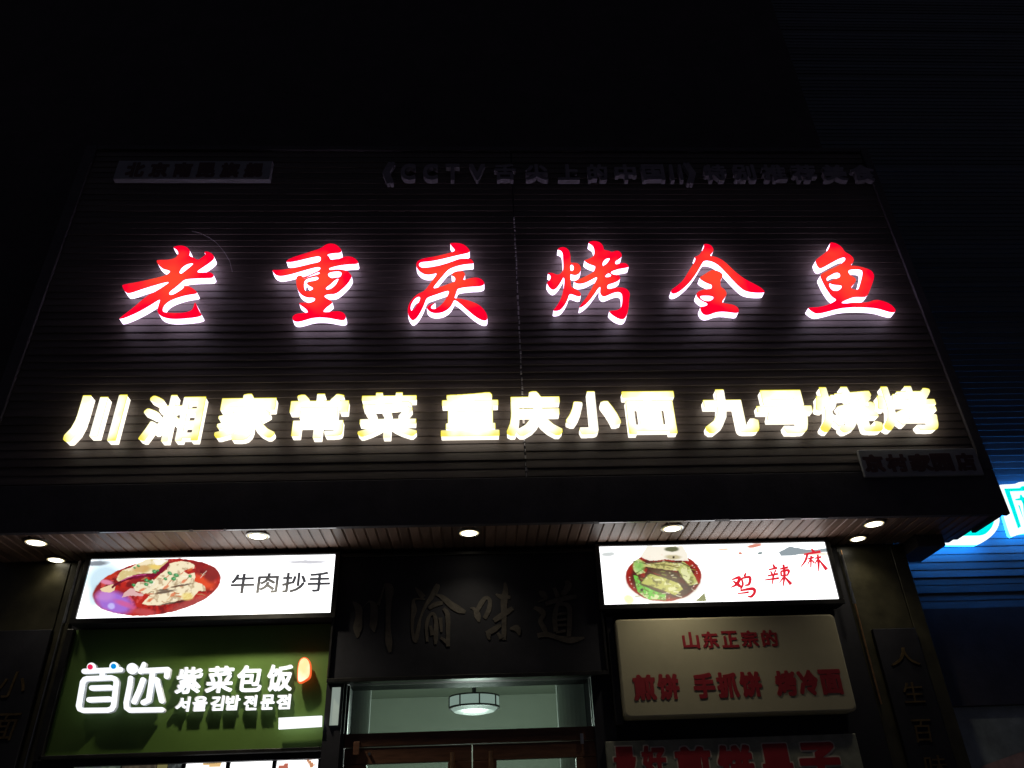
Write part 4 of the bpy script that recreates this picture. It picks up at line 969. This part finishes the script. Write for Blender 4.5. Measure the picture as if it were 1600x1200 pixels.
box('door_closer', M['wood'], dr, at(553, 1170, dy)[0], at(563, 1170, dy)[0], dy - 0.045, dy - 0.021, at(560, 1181, dy)[2], at(560, 1160, dy)[2], 0.003)
MB().tube([at(577, 1178, dy - 0.03), at(577, 1178, dy - 0.012)], 0.009, 10).build('bolt', M['steel'], dr)
box('hinge', M['steel'], dr, at(906, 1155, dy)[0], at(911, 1155, dy)[0], dy - 0.03, dy - 0.021, at(908, 1163, dy)[2], at(908, 1147, dy)[2])
sl = thing('side_light', 'narrow frosted lit glass strip between the green sign and the doorway', 'window', (-0.9, 5.02, 2.1))
x0 = at(517, 1104, 5.02)[0]; x1 = at(530, 1104, 5.02)[0]
box('pane', M['frosted'], sl, x0, x1, 5.02, 5.026, at(524, 1133, 5.02)[2], at(524, 1074, 5.02)[2])
box('frame', M['frame'], sl, x0 - 0.006, x0 - 0.001, 5.01, 5.03, at(524, 1133, 5.02)[2], at(524, 1074, 5.02)[2])
# interior room
rm = thing('interior_room', 'pale green lit lobby seen through the transom and door glass', 'room', (0, 5.3, 0))
box('back_wall', M['room'], rm, -2.2, 2.2, 9.6, 9.7, 0, 3.05)
box('side_wall', M['room'], rm, -2.3, -2.2, 5.5, 9.7, 0, 3.05)
box('side_wall', M['room'], rm, 2.2, 2.3, 5.5, 9.7, 0, 3.05)
box('ceiling', M['room'], rm, -2.3, 2.3, 5.5, 9.7, 3.051, 3.15)
box('floor', M['room'], rm, -2.3, 2.3, 5.5, 9.7, -0.0, 0.06)
xa = at(546, 1110, 5.6)[0]; xb = at(583, 1110, 5.6)[0]
MB().lathe(((xa + xb) / 2 - .02, 5.62, 0), [((xb - xa) / 2, 0.06), ((xb - xa) / 2, 3.04)], 24).build('round_pillar', M['pillar'], rm)
xa = at(870, 1100, 5.6)[0]; xb = at(920, 1100, 5.6)[0]
MB().lathe(((xa + xb) / 2, 5.62, 0), [((xb - xa) / 2, 0.06), ((xb - xa) / 2, 3.04)], 24).build('round_pillar', M['pillar'], rm)
# ceiling lamp
lp = at(741, 1100, 7.4)
cl = thing('ceiling_lamp', 'round drum ceiling lamp with dark frame bars seen through the transom', 'ceiling light', (lp[0], lp[1], lp[2] - 0.05))
rl = 0.225
top_, bot_ = lp[2] + 0.055, lp[2] - 0.05
MB().lathe((lp[0], lp[1], 0), [(rl, top_), (rl, bot_ + 0.02)], 40).build('drum_shade', M['lamp_dark'], cl)
MB().lathe((lp[0], lp[1], 0), [(rl * 0.93, bot_ + 0.012), (rl * 0.8, bot_ - 0.015), (rl * 0.45, bot_ - 0.03), (rl * .42, bot_ - 0.026), (0.0, bot_ - 0.028)], 40).build('lower_diffuser', M['lamp_dark'], cl)
fr = MB().lathe((lp[0], lp[1], 0), [(rl * 0.94, bot_ + 0.008), (rl * 1.02, bot_ + 0.008), (rl * 1.02, bot_ + 0.024), (rl * .94, bot_ + 0.024), (rl * 0.94, bot_ + 0.008)], 40)
fr.lathe((lp[0], lp[1], 0), [(rl * 0.95, top_ - 0.004), (rl * 1.02, top_ - 0.004), (rl * 1.02, top_ + 0.008), (rl * .95, top_ + 0.008)], 40)
for k in range(8):
    a = R(45 * k + 12); x, y = lp[0] + rl * 1.01 * math.cos(a), lp[1] + rl * 1.01 * math.sin(a)
    fr.box(x - 0.006, x + 0.006, y - 0.006, y + 0.006, bot_ + 0.02, top_)
fr.build('lamp_frame', M['frame'], cl)
MB().tube([(lp[0], lp[1], top_), (lp[0], lp[1], 3.05)], 0.02, 8).build('stem', M['frame'], cl)
pl = bpy.data.lights.new('lamp_glow', 'POINT'); pl.energy = 85; pl.color = (0.90, 1.0, 0.93); pl.shadow_soft_size = 0.2
plo = bpy.data.objects.new('lamp_glow', pl); COL.objects.link(plo); plo.parent = cl; plo.location = (0, 0, -0.22)

# ------------------------------------------------------------------ stone columns with couplet boards
def column(lab, x0, x1, xj, chars, px, plx, plz, group):
    t = thing('stone_column', lab, 'column', ((x0 + x1) / 2, 5.2, 0), group)
    a, b = sorted((xj, x1 if abs(x1 - xj) < abs(x0 - xj) else x0))
    box('stone_panel', M['column'], t, x0, xj - 0.003 if xj < x1 else x1, 5.10, 5.4, 0.13, ZS - 0.002, 0.003)
    box('stone_panel', M['column'], t, xj + 0.003, x1, 5.10, 5.4, 0.13, ZS - 0.002, 0.003)
    return t
G = 'stone columns either side of the shopfront'
column('right stone column with an olive tinged downlight patch and black couplet board', 2.50, 2.985, 2.885, None, None, None, None, G)
column('left stone column at the photo edge carrying a black couplet board', -3.18, -2.62, -2.71, None, None, None, None, G)
cb = thing('couplet_board', 'tall black board with gilded vertical calligraphy on the right column', 'sign', (2.72, 5.07, 0.6), 'couplet boards')
x0, x1 = at(1363, 983, 5.07)[0], at(1430, 983, 5.07)[0]; zt_ = at(1397, 982, 5.07)[2]
box('board', M['black'], cb, x0, x1, 5.065, 5.095, 0.5, zt_, 0.003)
def vchar(ch, cx, cy, wpx, hpx, parent, Y, off=-0.006):
    p = at(cx - wpx / 2, cy, Y); q = at(cx + wpx / 2, cy, Y); zt2 = at(cx, cy - hpx / 2, Y)[2]; zb2 = at(cx, cy + hpx / 2, Y)[2]
    v, f = fit(glyph(ch, max(off, 0.0)), p[0], q[0], zb2, zt2, shear=0.12)
    plate_mb(v, f, Y - 0.007, Y).build('lettering', M['gold'], parent)
for ch, cx, cy, w_, h_ in (('人',1413,1026,46,28), ('生',1427,1082,32,32), ('百',1441,1142,30,36), ('味',1462,1196,34,32)): vchar(ch, cx, cy, w_, h_, cb, 5.0645)
cb = thing('couplet_board', 'tall black board with gilded vertical calligraphy on the left column', 'sign', (-2.9, 5.07, 0.6), 'couplet boards')
x0, x1 = at(-20, 1050, 5.07)[0], at(61, 1060, 5.07)[0]; zt_ = at(30, 985, 5.07)[2]
box('board', M['black'], cb, x0, x1, 5.065, 5.095, 0.5, zt_, 0.003)
for ch, cx, cy, w_, h_ in (('小',20,1070,44,40), ('面',6,1136,40,42)): vchar(ch, cx, cy, w_, h_, cb, 5.0645)
o = MB().tube([(2.52, 5.08, 2.2), (2.52, 5.08, 3.20)], 0.006, 8).build('conduit', M['copper']); tag(o, 'thin brass coloured rod beside the small right downlight', 'pipe')
o = MB().tube([(-2.655, 5.085, 2.0), (-2.655, 5.085, 3.05)], 0.005, 8).build('conduit', M['steel']); tag(o, 'thin steel rod on the inner edge of the left column', 'pipe')

# ------------------------------------------------------------------ neighbouring shop with blue lit siding
NYW = 5.36
nb2 = thing('neighbour_shopfront', 'neighbouring shopfront with horizontal siding washed by blue light', 'building', (4.5, NYW, 0))
nme = MB().prism_x([(0.0, 0.0), (0.0015, -0.001), (0.008, 0.0), (0.011, 0.0585), (0.006, 0.0585), (0.004, 0.050), (0.0005, 0.010)], 0, 4.2).mesh('slat', M['bluewall'])
bm = bmesh.new(); bm.from_mesh(nme); bmesh.ops.recalc_face_normals(bm, faces=bm.faces); bm.to_mesh(nme); bm.free()
nz0 = 2.85
for i in range(140):
    o = bpy.data.objects.new('slat', nme); COL.objects.link(o); o.parent = nb2
    o.location = (3.0 - 4.5, random.uniform(-0.002, 0.002), nz0 + i * 0.0565); o.rotation_euler = (random.uniform(-0.02, 0.02), 0, 0)
box('wall', M['wall'], nb2, 3.0, 7.3, NYW + 0.02, NYW + 0.3, nz0 - 0.02, 11)
box('fascia_board', M['border'], nb2, 3.0, 7.3, NYW - 0.02, NYW + 0.1, 2.21, nz0 - 0.004)
box('window_pane', M['dimglass'], nb2, 3.0, 3.72, NYW + 0.03, NYW + 0.05, 1.0, 2.208)
box('window_pane', M['dimglass'], nb2, 3.735, 4.6, NYW + 0.03, NYW + 0.05, 1.0, 2.208)
box('window_mullion', M['greyplate'], nb2, 3.721, 3.734, NYW + 0.02, NYW + 0.05, 1.0, 2.208)
pz = at(1570, 1190, NYW)
MB().poly([(3.3, 1.0), (4.4, 1.0), (4.4, at(1600, 1172, NYW)[2] + .12), (at(1600, 1174, NYW)[0], at(1600, 1174, NYW)[2]), (at(1536, 1197, NYW)[0], at(1536, 1197, NYW)[2])], NYW + 0.015, NYW + 0.018).build('window_poster', mat('pink faded poster', (0.8, 0.45, 0.42), 0.6, vary=0.5, vscale=5), nb2)
# its sign: white outline plates with cyan faces, blue light spilling from behind
SY = 5.24
cN = lambda X, Y_: (lambda p: (p[0], p[2]))(at(1500 + X / 10, 740 + Y_ / 10, SY))
def neon(lab, outl, faces, wfaces=()):
    v = [cN(*p) for p in outl]; c = (v[0][0], SY, v[0][1])
    t = thing('neon_letter', lab, 'sign letter', c, 'cyan letters of the neighbouring shop')
    MB().poly(smooth_loop(v, 2), SY, SY + 0.03).build('white_outline', M['white_edge'], t)
    cx = sum(p[0] for p in v) / len(v); cz = sum(p[1] for p in v) / len(v)
    MB().poly([(cx + (a - cx) * .97, cz + (b - cz) * .97) for a, b in v], SY + 0.031, SY + 0.07).build('blue_back', M['blue_side'], t)
    for f in faces: MB().poly([cN(*p) for p in f], SY - 0.004, SY - 0.001).build('cyan_face', M['cyan_face'], t)
    for f in wfaces: MB().poly([cN(*p) for p in f], SY - 0.008, SY - 0.0045).build('white_inset', M['white_edge'], t)
neon('cyan and white rounded neon shape half hidden behind the canopy corner',
     [(-900,1095),(290,1095),(340,1080),(440,1020),(530,940),(590,850),(620,760),(615,600),(560,300),(-900,300)],
     [smooth_loop([(-860,980),(290,975),(380,955),(440,910),(510,820),(540,690),(500,330),(-860,330)], 1)])
neon('cyan outlined neon character at the right edge of the photo',
     [(590,200),(620,172),(860,165),(900,140),(960,128),(1300,110),(2600,20),(2900,800),(1100,905),(960,925),(850,970),(810,945)],
     [[(685,238),(930,228),(960,200),(2500,110),(2540,170),(960,275),(775,280),(950,830),(905,860)],
      [(860,400),(930,385),(935,330),(960,335),(980,375),(1040,370),(1400,340),(1400,400),(1070,430),(1060,700),(1010,800),(980,470),(955,420),(865,420)],
      [(905,495),(930,500),(1010,790),(985,700)],
      [(1300,460),(1400,450),(1480,800),(1370,790)], [(1700,250),(1800,240),(1960,740),(1840,760)], [(1560,420),(2300,360),(2310,430),(1570,490)]])
